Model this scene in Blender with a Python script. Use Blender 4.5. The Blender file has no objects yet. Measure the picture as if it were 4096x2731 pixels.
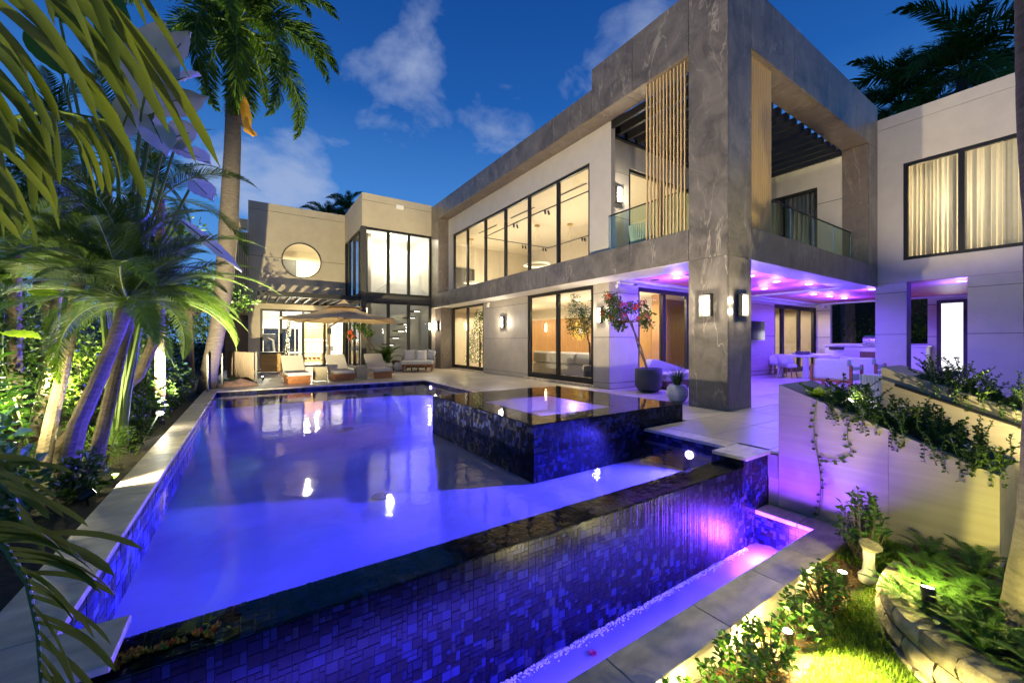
import bpy, math, random
from mathutils import Vector, Matrix
R = math.radians
rnd = random.Random(11)
sc = bpy.context.scene
col = sc.collection

# ------------------------------------------------------------------ camera
cam_d = bpy.data.cameras.new('camera'); cam = bpy.data.objects.new('camera', cam_d); col.objects.link(cam)
cam.location = (0, 0, 1.25); cam.rotation_euler = (R(90), 0, R(-33.39))
cam_d.lens = 14.0; cam_d.sensor_width = 36.0; cam_d.clip_start = 0.05; cam_d.clip_end = 2000
sc.camera = cam

# ------------------------------------------------------------------ world: dusk sky with thin clouds
SUN_EL, SUN_ROT = R(3.0), R(250)
w = bpy.data.worlds.new('World'); sc.world = w; w.use_nodes = True
wn = w.node_tree; wn.nodes.clear()
def wnode(t, **k):
    n = wn.nodes.new(t)
    for a, v in k.items(): setattr(n, a, v)
    return n
def wl(a, b): wn.links.new(a, b)
def wmath(op, a, b=None, clamp=False):
    n = wnode('ShaderNodeMath', operation=op, use_clamp=clamp)
    for i, v in enumerate((a, b)):
        if v is None: continue
        if isinstance(v, (int, float)): n.inputs[i].default_value = v
        else: wl(v, n.inputs[i])
    return n.outputs[0]
def wmix(fac, a, b, mode='MIX'):
    n = wnode('ShaderNodeMix', data_type='RGBA', blend_type=mode)
    for i, v in ((0, fac), (6, a), (7, b)):
        if isinstance(v, (int, float)): n.inputs[i].default_value = v
        elif isinstance(v, tuple): n.inputs[i].default_value = v
        else: wl(v, n.inputs[i])
    return n.outputs[2]
sky = wnode('ShaderNodeTexSky', sky_type='NISHITA')
sky.sun_disc = False; sky.sun_elevation = SUN_EL; sky.sun_rotation = SUN_ROT
sky.air_density = 1.0; sky.dust_density = 0.3; sky.ozone_density = 4.0
tc = wnode('ShaderNodeTexCoord')
sep = wnode('ShaderNodeSeparateXYZ'); wl(tc.outputs['Generated'], sep.inputs[0])
zc = wmath('MAXIMUM', sep.outputs[2], 0.0)
grad = wnode('ShaderNodeValToRGB'); wl(zc, grad.inputs[0])
cr = grad.color_ramp
cr.elements[0].position = 0.0; cr.elements[0].color = (0.150, 0.400, 0.860, 1)
cr.elements[1].position = 1.0; cr.elements[1].color = (0.004, 0.040, 0.210, 1)
e = cr.elements.new(0.28); e.color = (0.070, 0.270, 0.720, 1)
e = cr.elements.new(0.50); e.color = (0.016, 0.115, 0.440, 1)
e = cr.elements.new(0.68); e.color = (0.007, 0.068, 0.310, 1)
skyn = wmix(1.0, sky.outputs[0], (0.010, 0.022, 0.050, 1), 'MULTIPLY')
base = wmix(0.12, grad.outputs[0], skyn)
den = wmath('ADD', zc, 0.25)
px = wmath('DIVIDE', sep.outputs[0], den); py = wmath('DIVIDE', sep.outputs[1], den)
comb = wnode('ShaderNodeCombineXYZ'); wl(px, comb.inputs[0]); wl(py, comb.inputs[1])
ns = wnode('ShaderNodeTexNoise'); ns.inputs['Scale'].default_value = 4.2; ns.inputs['Detail'].default_value = 9
ns.inputs['Roughness'].default_value = 0.58; ns.inputs['Distortion'].default_value = 0.25; wl(comb.outputs[0], ns.inputs['Vector'])
nb = wnode('ShaderNodeTexNoise'); nb.inputs['Scale'].default_value = 1.15; nb.inputs['Detail'].default_value = 2
mp = wnode('ShaderNodeMapping'); mp.inputs['Location'].default_value = (3.1, 1.7, 0); wl(comb.outputs[0], mp.inputs[0]); wl(mp.outputs[0], nb.inputs['Vector'])
cover = wmath('MULTIPLY', wmath('SUBTRACT', nb.outputs[0], 0.56), 0.6)          # the drifting field of clouds everywhere
CX, F0, Y0 = 2048.0, 1592.9, 1366.0
TT = R(33.39)
def direction(pxx, pyy):
    r = (pxx - CX) / F0; u = (Y0 - pyy) / F0
    v = Vector((math.sin(TT) + r * math.cos(TT), math.cos(TT) - r * math.sin(TT), u)); return v.normalized()
def blob(pxx, pyy, deg, amp):
    d = direction(pxx, pyy)
    vm = wnode('ShaderNodeVectorMath', operation='DOT_PRODUCT'); wl(tc.outputs['Generated'], vm.inputs[0]); vm.inputs[1].default_value = d
    nrm = wmath('DIVIDE', wmath('SUBTRACT', vm.outputs['Value'], math.cos(R(deg))), 1 - math.cos(R(deg)), True)
    return wmath('MULTIPLY', nrm, amp)
tot = cover
for b in ((1600, 380, 7, .20), (1660, 160, 5, .17), (1980, 420, 7, .20), (2070, 260, 4, .10), (1080, 720, 8, .24), (1240, 760, 5, .20), (2500, 170, 5, .20),
          (2330, 340, 5, .14), (2650, 60, 4, .18), (880, 680, 6, .08)):
    tot = wmath('ADD', tot, blob(*b))
cl = wmath('MULTIPLY', wmath('ADD', wmath('SUBTRACT', ns.outputs[0], 0.585), tot), 3.2, True)
cl = wmath('MULTIPLY', cl, 0.70)
final = wmix(cl, base, (0.38, 0.46, 0.66, 1))
bg = wnode('ShaderNodeBackground'); wl(final, bg.inputs[0]); bg.inputs[1].default_value = 1.08
wo = wnode('ShaderNodeOutputWorld'); wl(bg.outputs[0], wo.inputs[0])

# faint afterglow from where the sun went down
sd = bpy.data.lights.new('sun', 'SUN'); sd.energy = 0.04; sd.angle = R(12); sd.color = (1.0, 0.86, 0.72)
so = bpy.data.objects.new('sun', sd); col.objects.link(so); so.rotation_euler = (R(90) - SUN_EL, 0, R(180) - SUN_ROT)

sc.view_settings.view_transform = 'Standard'; sc.view_settings.look = 'None'
sc.view_settings.exposure = 0.0; sc.view_settings.gamma = 1.0; sc.view_settings.use_curve_mapping = False
sc.render.engine = 'CYCLES'
cy = sc.cycles
cy.use_denoising = True
try: cy.denoiser = 'OPENIMAGEDENOISE'
except Exception: pass
cy.use_adaptive_sampling = True; cy.adaptive_threshold = 0.04
cy.max_bounces = 6; cy.diffuse_bounces = 2; cy.glossy_bounces = 3; cy.transmission_bounces = 4; cy.transparent_max_bounces = 10
cy.caustics_reflective = False; cy.caustics_refractive = False
cy.sample_clamp_indirect = 4.0; cy.blur_glossy = 1.0
try: cy.use_light_tree = True
except Exception: pass

# ------------------------------------------------------------------ materials
def nt(name):
    m = bpy.data.materials.new(name); m.use_nodes = True
    return m, m.node_tree, m.node_tree.nodes['Principled BSDF']
def lk(t, a, b): t.links.new(a, b)
def noise(t, vec, scale, detail=4, rough=.55, dist=0.0):
    n = t.nodes.new('ShaderNodeTexNoise'); n.inputs['Scale'].default_value = scale; n.inputs['Detail'].default_value = detail
    n.inputs['Roughness'].default_value = rough; n.inputs['Distortion'].default_value = dist
    if vec is not None: lk(t, vec, n.inputs['Vector'])
    return n.outputs[0]
def ramp(t, f, stops):
    n = t.nodes.new('ShaderNodeValToRGB'); lk(t, f, n.inputs[0]); c = n.color_ramp
    c.elements[0].position = stops[0][0]; c.elements[0].color = tuple(stops[0][1]) + (1,)
    c.elements[1].position = stops[-1][0]; c.elements[1].color = tuple(stops[-1][1]) + (1,)
    for p, v in stops[1:-1]:
        e = c.elements.new(p); e.color = tuple(v) + (1,)
    return n.outputs[0]
def mixc(t, f, a, b, mode='MIX'):
    n = t.nodes.new('ShaderNodeMix'); n.data_type = 'RGBA'; n.blend_type = mode
    for i, v in ((0, f), (6, a), (7, b)):
        if isinstance(v, (int, float)): n.inputs[i].default_value = v
        elif isinstance(v, tuple): n.inputs[i].default_value = v if len(v) == 4 else v + (1,)
        else: lk(t, v, n.inputs[i])
    return n.outputs[2]
def coords(t, per_object=True, scale=(1, 1, 1)):
    tc = t.nodes.new('ShaderNodeTexCoord'); v = tc.outputs['Object']
    if per_object:
        oi = t.nodes.new('ShaderNodeObjectInfo'); m = t.nodes.new('ShaderNodeMath'); m.operation = 'MULTIPLY'; m.inputs[1].default_value = 37.0
        lk(t, oi.outputs['Random'], m.inputs[0])
        a = t.nodes.new('ShaderNodeVectorMath'); a.operation = 'ADD'; lk(t, v, a.inputs[0]); lk(t, m.outputs[0], a.inputs[1]); v = a.outputs[0]
    if scale != (1, 1, 1):
        mp = t.nodes.new('ShaderNodeMapping'); mp.inputs['Scale'].default_value = scale; lk(t, v, mp.inputs[0]); v = mp.outputs[0]
    return v
def bump(t, p, h, strength, dist=0.02):
    b = t.nodes.new('ShaderNodeBump'); b.inputs['Strength'].default_value = strength; b.inputs['Distance'].default_value = dist
    lk(t, h, b.inputs['Height']); lk(t, b.outputs[0], p.inputs['Normal'])
def plain(name, c, rough=.6, metal=0.0, var=.12, scale=6, bmp=0.0, bscale=60, stretch=(1, 1, 1), spec=.5, per=True, coat=0.0, ov=0.0):
    m, t, p = nt(name)
    v = coords(t, per, stretch)
    f = noise(t, v, scale, 5)
    lo = tuple(x * (1 - var) for x in c); hi = tuple(min(1, x * (1 + var)) for x in c)
    cc = ramp(t, f, [(.3, lo), (.7, hi)])
    if ov:
        oi = t.nodes.new('ShaderNodeObjectInfo'); cc = mixc(t, 1.0, cc, ramp(t, oi.outputs['Random'], [(0, (1 - ov,) * 3), (1, (1 + ov,) * 3)]), 'MULTIPLY')
    lk(t, cc, p.inputs['Base Color'])
    p.inputs['Roughness'].default_value = rough; p.inputs['Metallic'].default_value = metal
    p.inputs['Specular IOR Level'].default_value = spec; p.inputs['Coat Weight'].default_value = coat
    if bmp: bump(t, p, noise(t, v, bscale, 4), bmp)
    return m
def emit(name, c, s):
    m = bpy.data.materials.new(name); m.use_nodes = True; t = m.node_tree; t.nodes.clear()
    e = t.nodes.new('ShaderNodeEmission'); e.inputs[0].default_value = c + (1,); e.inputs[1].default_value = s
    o = t.nodes.new('ShaderNodeOutputMaterial'); lk(t, e.outputs[0], o.inputs[0])
    try: m.cycles.emission_sampling = 'NONE'      # the lamp objects beside these surfaces carry their light
    except Exception: pass
    return m
def stone(name, lo, hi, vein, rough=.32, scale=1.0):
    m, t, p = nt(name); v = coords(t)
    f = noise(t, v, 1.5 * scale, 9, .66, 1.1)
    c = ramp(t, f, [(.28, lo), (.5, tuple((a + b) / 2 for a, b in zip(lo, hi))), (.72, hi)])
    mpv = t.nodes.new('ShaderNodeMapping'); mpv.inputs['Rotation'].default_value = (.35, .5, .3); mpv.inputs['Scale'].default_value = (1.7, 1.7, .42); lk(t, v, mpv.inputs[0]); v0 = v; v = mpv.outputs[0]
    wv = noise(t, v, .9 * scale, 5, .55, .55)
    vm = ramp(t, wv, [(.0, (0, 0, 0)), (.488, (0, 0, 0)), (.5, (.75, .75, .75)), (.507, (0, 0, 0)), (1, (0, 0, 0))])
    w2 = noise(t, v, 1.5 * scale, 4, .5, .5)
    v2 = ramp(t, w2, [(.0, (0, 0, 0)), (.475, (0, 0, 0)), (.48, (.45, .45, .45)), (.486, (0, 0, 0)), (1, (0, 0, 0))])
    br = ramp(t, noise(t, v, .9 * scale, 3), [(.42, (0, 0, 0)), (.62, (1, 1, 1))])
    vv = mixc(t, 1.0, vm, br, 'MULTIPLY')
    c = mixc(t, vv, c, vein)
    c = mixc(t, v2, c, tuple(x * .7 for x in vein))
    lk(t, c, p.inputs['Base Color']); p.inputs['Roughness'].default_value = rough
    bump(t, p, f, .12, .02)
    return m
def wood(name, a, b, rough=.5, scale=4, axis=(1, 1, .12)):
    m, t, p = nt(name); v = coords(t, True, axis)
    f = noise(t, v, scale * 4, 6, .6, .8)
    lk(t, ramp(t, f, [(.3, a), (.55, tuple((x + y) / 2 for x, y in zip(a, b))), (.75, b)]), p.inputs['Base Color'])
    p.inputs['Roughness'].default_value = rough; bump(t, p, f, .15, .01); return m
def leafmat(name, lo, hi, rough=.45, trans=.35, scale=3.0):
    m = bpy.data.materials.new(name); m.use_nodes = True; t = m.node_tree; p = t.nodes['Principled BSDF']
    v = coords(t)
    f = noise(t, v, scale, 3)
    oi = t.nodes.new('ShaderNodeNewGeometry')
    f2 = mixc(t, .5, ramp(t, f, [(.3, (0, 0, 0)), (.7, (1, 1, 1))]), oi.outputs['Random Per Island'])
    c = ramp(t, f2, [(.15, lo), (.85, hi)])
    lk(t, c, p.inputs['Base Color']); p.inputs['Roughness'].default_value = rough + .1; p.inputs['Specular IOR Level'].default_value = .3
    tr = t.nodes.new('ShaderNodeBsdfTranslucent'); lk(t, mixc(t, 1.0, c, (1.0, 1.0, .5), 'MULTIPLY'), tr.inputs[0])
    mx = t.nodes.new('ShaderNodeMixShader'); mx.inputs[0].default_value = trans
    lk(t, p.outputs[0], mx.inputs[1]); lk(t, tr.outputs[0], mx.inputs[2]); lk(t, mx.outputs[0], t.nodes['Material Output'].inputs[0])
    return m
def glassmat(name, tint, ior=1.45, rough=0.0, amount=1.0):
    m = bpy.data.materials.new(name); m.use_nodes = True; t = m.node_tree; t.nodes.clear()
    fr = t.nodes.new('ShaderNodeFresnel'); fr.inputs[0].default_value = ior
    tr = t.nodes.new('ShaderNodeBsdfTransparent'); tr.inputs[0].default_value = tint + (1,)
    gl = t.nodes.new('ShaderNodeBsdfGlossy'); gl.inputs['Roughness'].default_value = rough
    mx = t.nodes.new('ShaderNodeMixShader'); o = t.nodes.new('ShaderNodeOutputMaterial')
    ml = t.nodes.new('ShaderNodeMath'); ml.operation = 'MULTIPLY'; ml.inputs[1].default_value = amount
    lk(t, fr.outputs[0], ml.inputs[0]); lk(t, ml.outputs[0], mx.inputs[0])
    lk(t, tr.outputs[0], mx.inputs[1]); lk(t, gl.outputs[0], mx.inputs[2]); lk(t, mx.outputs[0], o.inputs[0])
    return m
def milky(m, f, c):
    t = m.node_tree; o = [n for n in t.nodes if n.type == 'OUTPUT_MATERIAL'][0]; src = o.inputs[0].links[0].from_socket
    d = t.nodes.new('ShaderNodeBsdfDiffuse'); d.inputs[0].default_value = c + (1,); mx = t.nodes.new('ShaderNodeMixShader'); mx.inputs[0].default_value = f
    lk(t, src, mx.inputs[1]); lk(t, d.outputs[0], mx.inputs[2]); lk(t, mx.outputs[0], o.inputs[0]); return m
def watermat(name, tint, sc1=3.0, sc2=14.0, strength=.12, rough=.02, dist=.03):
    m = glassmat(name, tint, 1.333, rough); t = m.node_tree
    tc = t.nodes.new('ShaderNodeTexCoord')
    a = noise(t, tc.outputs['Object'], sc1, 3, .5); b = noise(t, tc.outputs['Object'], sc2, 2, .5)
    h = t.nodes.new('ShaderNodeMath'); h.operation = 'MULTIPLY_ADD'; h.inputs[1].default_value = .35; lk(t, b, h.inputs[0]); lk(t, a, h.inputs[2])
    bp_ = t.nodes.new('ShaderNodeBump'); bp_.inputs['Strength'].default_value = strength; bp_.inputs['Distance'].default_value = dist
    lk(t, h.outputs[0], bp_.inputs['Height'])
    for n in t.nodes:
        if n.type in ('FRESNEL', 'BSDF_GLOSSY'): lk(t, bp_.outputs[0], n.inputs['Normal'])
    return m

M = {}
M['stone'] = stone('dark_veined_stone', (.070, .060, .050), (.235, .205, .170), (.50, .44, .36))
M['stone_warm'] = stone('brown_veined_stone', (.13, .10, .082), (.23, .19, .155), (.48, .38, .28), .4)
M['stucco'] = plain('taupe_stucco', (.46, .39, .30), .85, var=.06, scale=3, bmp=.25, bscale=120)
M['stucco_pale'] = plain('pale_stucco', (.62, .56, .48), .85, var=.05, scale=3, bmp=.2, bscale=120)
M['stucco_rough'] = plain('trowelled_stucco', (.43, .38, .31), .55, var=.10, scale=2.2, bmp=.6, bscale=4)
M['soffit'] = plain('soffit_plaster', (.70, .66, .60), .45, var=.04)
M['black'] = plain('black_aluminium', (.022, .021, .020), .4, .3, var=.1)
M['charcoal'] = plain('charcoal_paint', (.045, .042, .04), .5, var=.1)
M['paver'] = plain('cream_travertine', (.58, .51, .40), .32, var=.09, scale=2.5, bmp=.05, stretch=(1, 4, 1), ov=.14)
M['coping'] = plain('travertine_coping', (.56, .47, .35), .42, var=.32, scale=5, bmp=.10, stretch=(1.0, 2.0, 1), ov=.12)
M['grout'] = plain('grout', (.22, .20, .17), .9)
M['wallstone'] = plain('striped_limestone', (.33, .28, .20), .5, var=.12, scale=3, stretch=(1, .25, 7), bmp=.04)
M['plaster_pool'] = plain('pool_plaster', (.70, .72, .76), .6, var=.22, scale=1.1)
M['wood_warm'] = wood('cedar_slat', (.66, .45, .20), (.76, .55, .28), .5, 2)
M['wood_teak'] = wood('teak', (.25, .085, .025), (.46, .18, .06), .42, axis=(1, .15, 1))
M['wood_box'] = wood('yellow_pine', (.48, .26, .07), (.70, .42, .13), .5, axis=(.2, 1, 1))
M['wood_wall'] = wood('walnut_wall', (.36, .19, .075), (.50, .29, .13), .45)
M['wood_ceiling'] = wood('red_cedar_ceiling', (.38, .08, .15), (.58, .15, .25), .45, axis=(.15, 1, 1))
M['wood_panel'] = wood('patio_wood_panel', (.45, .30, .34), (.60, .42, .44), .5, axis=(.15, 1, 1))
M['wood_dark'] = wood('dark_brown_slat', (.10, .055, .028), (.20, .115, .06), .5)
M['white'] = plain('white_paint', (.78, .76, .72), .55, var=.03)
M['cream'] = plain('cream_paint', (.70, .62, .49), .6, var=.03)
M['ceiling_warm'] = plain('warm_ceiling_paint', (.74, .66, .52), .7, var=.03)
M['floor_in'] = plain('pale_interior_floor', (.66, .58, .46), .3, var=.06)
M['fabric_grey'] = plain('grey_fabric', (.52, .48, .45), .95, var=.08, scale=40, bmp=.3, bscale=400)
M['fabric_white'] = plain('white_fabric', (.72, .69, .64), .95, var=.04, scale=20, bmp=.25, bscale=300)
M['fabric_taupe'] = plain('taupe_canvas', (.50, .35, .21), .9, var=.06, scale=12, bmp=.15, bscale=300)
M['wicker'] = plain('beige_weave', (.44, .38, .28), .8, var=.35, scale=90, bmp=.5, bscale=180)
M['pot_dark'] = plain('charcoal_pot', (.07, .07, .078), .55, var=.12)
M['pot_white'] = plain('white_ceramic', (.66, .62, .56), .45, var=.05)
M['steel'] = plain('stainless_steel', (.55, .55, .56), .25, .9, var=.05)
M['soil'] = plain('mulch_soil', (.10, .06, .032), .95, var=.5, scale=30, bmp=1.0, bscale=45)
M['lawn_soil'] = plain('lawn_soil', (.06, .085, .02), .95, var=.4, scale=20, bmp=.8, bscale=60)
M['earth'] = plain('dark_earth', (.035, .028, .02), .95, var=.4, scale=12, bmp=.8, bscale=30)
M['block'] = plain('split_limestone_block', (.33, .275, .18), .9, var=.4, scale=11, bmp=.9, bscale=26, ov=.25)
M['trunk'] = plain('palm_bark', (.13, .095, .07), .9, var=.35, scale=14, bmp=.8, bscale=30, stretch=(1, 1, 3))
M['trunk_pale'] = plain('royal_palm_bark', (.085, .070, .062), .85, var=.35, scale=8, bmp=.5, bscale=30, stretch=(1, 1, 4))
M['stem'] = plain('green_stem', (.10, .15, .03), .6, var=.25)
M['crownshaft'] = plain('green_crownshaft', (.05, .15, .02), .4, var=.2, stretch=(4, 4, .3))
M['dry'] = leafmat('dry_spathe', (.42, .18, .02), (.62, .34, .06))
M['leaf_palm'] = leafmat('palm_leaflet', (.030, .075, .008), (.085, .16, .018))
M['leaf_fore'] = leafmat('areca_leaflet', (.06, .10, .006), (.14, .17, .012), .5, .4)
M['leaf_date'] = leafmat('date_palm_leaflet', (.035, .085, .008), (.11, .19, .02))
M['leaf_hedge'] = leafmat('hedge_leaf', (.018, .045, .008), (.06, .12, .02), .4, .25)
M['leaf_shrub'] = leafmat('shrub_leaf', (.030, .085, .012), (.075, .17, .03), .35, .25)
M['leaf_vine'] = leafmat('vine_leaf', (.03, .075, .012), (.10, .17, .03), .4, .3)
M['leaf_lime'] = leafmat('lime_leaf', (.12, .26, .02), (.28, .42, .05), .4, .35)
M['leaf_fern'] = leafmat('fern_leaf', (.03, .09, .012), (.09, .20, .03), .5, .35)
M['leaf_paddle'] = leafmat('paddle_leaf', (.40, .40, .40), (.62, .62, .60), .35, .3, 1.0)
M['leaf_paddle_green'] = leafmat('green_paddle_leaf', (.04, .12, .015), (.09, .22, .03), .35, .3, 1.0)
M['leaf_bloom'] = leafmat('red_bract', (.55, .03, .02), (.70, .10, .04), .6, .3)
M['leaf_pink'] = leafmat('pink_bract', (.55, .04, .14), (.72, .12, .25), .6, .3)
M['leaf_fallen'] = leafmat('fallen_leaf', (.30, .12, .01), (.45, .28, .03), .5, .2)
M['grass'] = leafmat('lawn_blade', (.07, .15, .008), (.20, .31, .02), .5, .35, 6)
M['xmas'] = leafmat('fir_needle', (.06, .11, .01), (.14, .20, .03), .6, .2)
M['glass'] = glassmat('clear_glass', (.93, .95, .93))
M['glass_rail'] = glassmat('green_glass', (.66, .82, .70), amount=.2)
M['glass_tint'] = glassmat('smoky_glass', (.50, .52, .50), amount=1.3)
M['water'] = watermat('pool_water', (.80, .84, 1.0), 2.6, 13.0, .13, .0)
M['water_spa'] = watermat('spa_water', (.86, .86, 1.0), 3.0, 16.0, .05, .01)
M['water_low'] = milky(watermat('trough_water', (.85, .85, 1.0), 8.0, 30.0, .30, .04), .42, (.6, .6, .8))
for i, c in enumerate(((.003, .004, .012), (.006, .009, .036), (.028, .036, .110), (.034, .036, .052), (.008, .007, .008))):
    M['tile%d' % i] = plain('mosaic_glass_%d' % i, c, .30, .0, var=.3, scale=8, spec=.22, coat=.0)
M['lamp_white'] = emit('lamp_white', (1.0, .93, .80), 22.0)
M['lamp_warm'] = emit('lamp_warm', (1.0, .72, .38), 14.0)
M['lamp_blue'] = emit('lamp_blue_white', (.72, .66, 1.0), 18.0)
M['lamp_violet'] = emit('lamp_violet', (.72, .45, 1.0), 16.0)
M['lamp_green'] = emit('lamp_garden', (1.0, .95, .72), 30.0)
M['fairy'] = emit('fairy_light', (1.0, .88, .50), 7.0)
M['frosted_lit'] = emit('lit_frosted_pane', (.93, .90, 1.0), 1.6)
M['blind'] = plain('vertical_blind', (.56, .52, .43), .8, var=.05)
M['screen'] = plain('tv_glass', (.01, .012, .02), .1, var=.2)
M['ring'] = emit('ring_light', (1.0, .80, .48), 2.5)

# ------------------------------------------------------------------ mesh helpers
class MB:
    def __init__(s): s.v = []; s.f = []; s.m = []; s.k = 0
    def add(s, vs, fs, k=None):
        o = len(s.v); s.v += [tuple(p) for p in vs]; s.f += [tuple(o + i for i in f) for f in fs]; s.m += [s.k if k is None else k] * len(fs); return s
    def box(s, x0, x1, y0, y1, z0, z1, k=None):
        return s.add([(x0, y0, z0), (x1, y0, z0), (x1, y1, z0), (x0, y1, z0), (x0, y0, z1), (x1, y0, z1), (x1, y1, z1), (x0, y1, z1)],
                     [(3, 2, 1, 0), (4, 5, 6, 7), (0, 1, 5, 4), (1, 2, 6, 5), (2, 3, 7, 6), (3, 0, 4, 7)], k)
    def bbox(s, x0, x1, y0, y1, z0, z1, b=.01, k=None):      # box with chamfered edges
        X, Y, Z = (x0, x1), (y0, y1), (z0, z1); vs = []; idx = {}
        for i in (0, 1):
            for j in (0, 1):
                for l in (0, 1):
                    sx, sy, sz = (1, -1)[i], (1, -1)[j], (1, -1)[l]
                    for a in range(3):
                        p = [X[i] + sx * b, Y[j] + sy * b, Z[l] + sz * b]; p[a] = (X[i], Y[j], Z[l])[a]
                        idx[(i, j, l, a)] = len(vs); vs.append(tuple(p))
        fs = []
        q = [(0, 0), (1, 0), (1, 1), (0, 1)]
        for a in range(3):
            for sgn in (0, 1):
                f = []
                for u, v in q:
                    c = [0, 0, 0]; c[a] = sgn; c[(a + 1) % 3] = u; c[(a + 2) % 3] = v; f.append(idx[(c[0], c[1], c[2], a)])
                fs.append(tuple(f) if sgn else tuple(reversed(f)))
        for a in range(3):
            b1, b2 = (a + 1) % 3, (a + 2) % 3
            for u in (0, 1):
                for v in (0, 1):
                    f = []
                    for t_, ax in ((0, b1), (0, b2), (1, b2), (1, b1)):
                        c = [0, 0, 0]; c[a] = t_; c[b1] = u; c[b2] = v; f.append(idx[(c[0], c[1], c[2], ax)])
                    fs.append(tuple(f))
        for i in (0, 1):
            for j in (0, 1):
                for l in (0, 1): fs.append(tuple(idx[(i, j, l, a)] for a in range(3)))
        return s.add(vs, fs, k)
    def tube(s, pts, rad, n=8, k=None, cap=True, flat=1.0):
        pts = [Vector(p) for p in pts]
        if isinstance(rad, (int, float)): rad = [rad] * len(pts)
        vs, fs = [], []; up = None
        for i, p in enumerate(pts):
            d = (pts[min(i + 1, len(pts) - 1)] - pts[max(i - 1, 0)]).normalized()
            if up is None or abs(up.dot(d)) > .95: up = Vector((0, 0, 1)) if abs(d.z) < .9 else Vector((1, 0, 0))
            a = d.cross(up).normalized(); b = a.cross(d).normalized(); up = b
            for j in range(n):
                t_ = 2 * math.pi * j / n; vs.append(p + a * math.cos(t_) * rad[i] + b * math.sin(t_) * rad[i] * flat)
        for i in range(len(pts) - 1):
            for j in range(n):
                j2 = (j + 1) % n; fs.append((i * n + j, i * n + j2, (i + 1) * n + j2, (i + 1) * n + j))
        if cap: fs.append(tuple(reversed(range(n)))); fs.append(tuple((len(pts) - 1) * n + j for j in range(n)))
        return s.add(vs, fs, k)
    def lathe(s, prof, n=24, c=(0, 0, 0), k=None, sx=1.0, sy=1.0):
        vs, fs = [], []
        for r, z in prof:
            for j in range(n):
                t_ = 2 * math.pi * j / n; vs.append((c[0] + r * math.cos(t_) * sx, c[1] + r * math.sin(t_) * sy, c[2] + z))
        for i in range(len(prof) - 1):
            for j in range(n):
                j2 = (j + 1) % n; fs.append((i * n + j, i * n + j2, (i + 1) * n + j2, (i + 1) * n + j))
        fs.append(tuple(reversed(range(n)))); fs.append(tuple((len(prof) - 1) * n + j for j in range(n)))
        return s.add(vs, fs, k)
    def prism(s, poly, d, k=None):        # closed polygon (3-D points) extruded by vector d
        n = len(poly); d = Vector(d); a = [Vector(p) for p in poly]; vs = a + [p + d for p in a]
        return s.add(vs, [tuple(reversed(range(n))), tuple(range(n, 2 * n))] + [(i, (i + 1) % n, n + (i + 1) % n, n + i) for i in range(n)], k)
    def leaf(s, p, d, up, L, W, fold=.25, k=None):
        p = Vector(p); d = Vector(d).normalized(); a = d.cross(Vector(up))
        a = a.normalized() if a.length > 1e-4 else d.orthogonal().normalized(); nn = a.cross(d).normalized()
        mid = p + d * L * .5 - nn * 0; tip = p + d * L - nn * L * .12
        return s.add([p, mid + a * W * .5 + nn * W * fold, tip, mid - a * W * .5 + nn * W * fold, mid], [(0, 4, 1), (4, 2, 1), (0, 3, 4), (4, 3, 2)], k)
    def build(s, name, mats, parent=None, smooth=False, loc=None):
        me = bpy.data.meshes.new(name); me.from_pydata(s.v, [], s.f)
        mats = mats if isinstance(mats, (list, tuple)) else [mats]
        for m in mats: me.materials.append(M[m] if isinstance(m, str) else m)
        if len(mats) > 1: me.polygons.foreach_set('material_index', s.m)
        if smooth: me.polygons.foreach_set('use_smooth', [True] * len(me.polygons))
        me.update()
        return place(name, me, parent, loc)
def place(name, me, parent=None, loc=None):
    o = bpy.data.objects.new(name, me); col.objects.link(o)
    if parent is not None:
        o.parent = parent
        if parent.get('_world'): o.matrix_parent_inverse = Matrix.Translation(-Vector(parent['_world']))
    if loc is not None: o.location = loc
    return o
def tag(o, label=None, cat=None, group=None, kind=None):
    if label: o['label'] = label
    if cat: o['category'] = cat
    if group: o['group'] = group
    if kind: o['kind'] = kind
    return o
def thing(name, label, cat, loc=(0, 0, 0), rz=0.0, group=None, world=False):
    o = bpy.data.objects.new(name, None); col.objects.link(o); o.location = loc; o.rotation_euler = (0, 0, rz); o.empty_display_size = .2
    tag(o, label, cat, group)
    if world: o['_world'] = tuple(loc)
    return o
def struct(o): o['kind'] = 'structure'; return o
def copy_tree(o, loc=None, rz=None, label=None, parent=None, scale=None):
    c = o.copy(); col.objects.link(c)
    if parent is not None: c.parent = parent
    if loc is not None: c.location = loc
    if rz is not None: c.rotation_euler = (0, 0, rz)
    if scale is not None: c.scale = (scale,) * 3
    if label: c['label'] = label
    for ch in list(o.children): copy_tree(ch, parent=c)
    return c
def box(name, x0, x1, y0, y1, z0, z1, m, parent=None, b=0.0):
    mb = MB()
    if b: mb.bbox(x0, x1, y0, y1, z0, z1, b)
    else: mb.box(x0, x1, y0, y1, z0, z1)
    return mb.build(name, m, parent)
LP = 2.5
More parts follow.
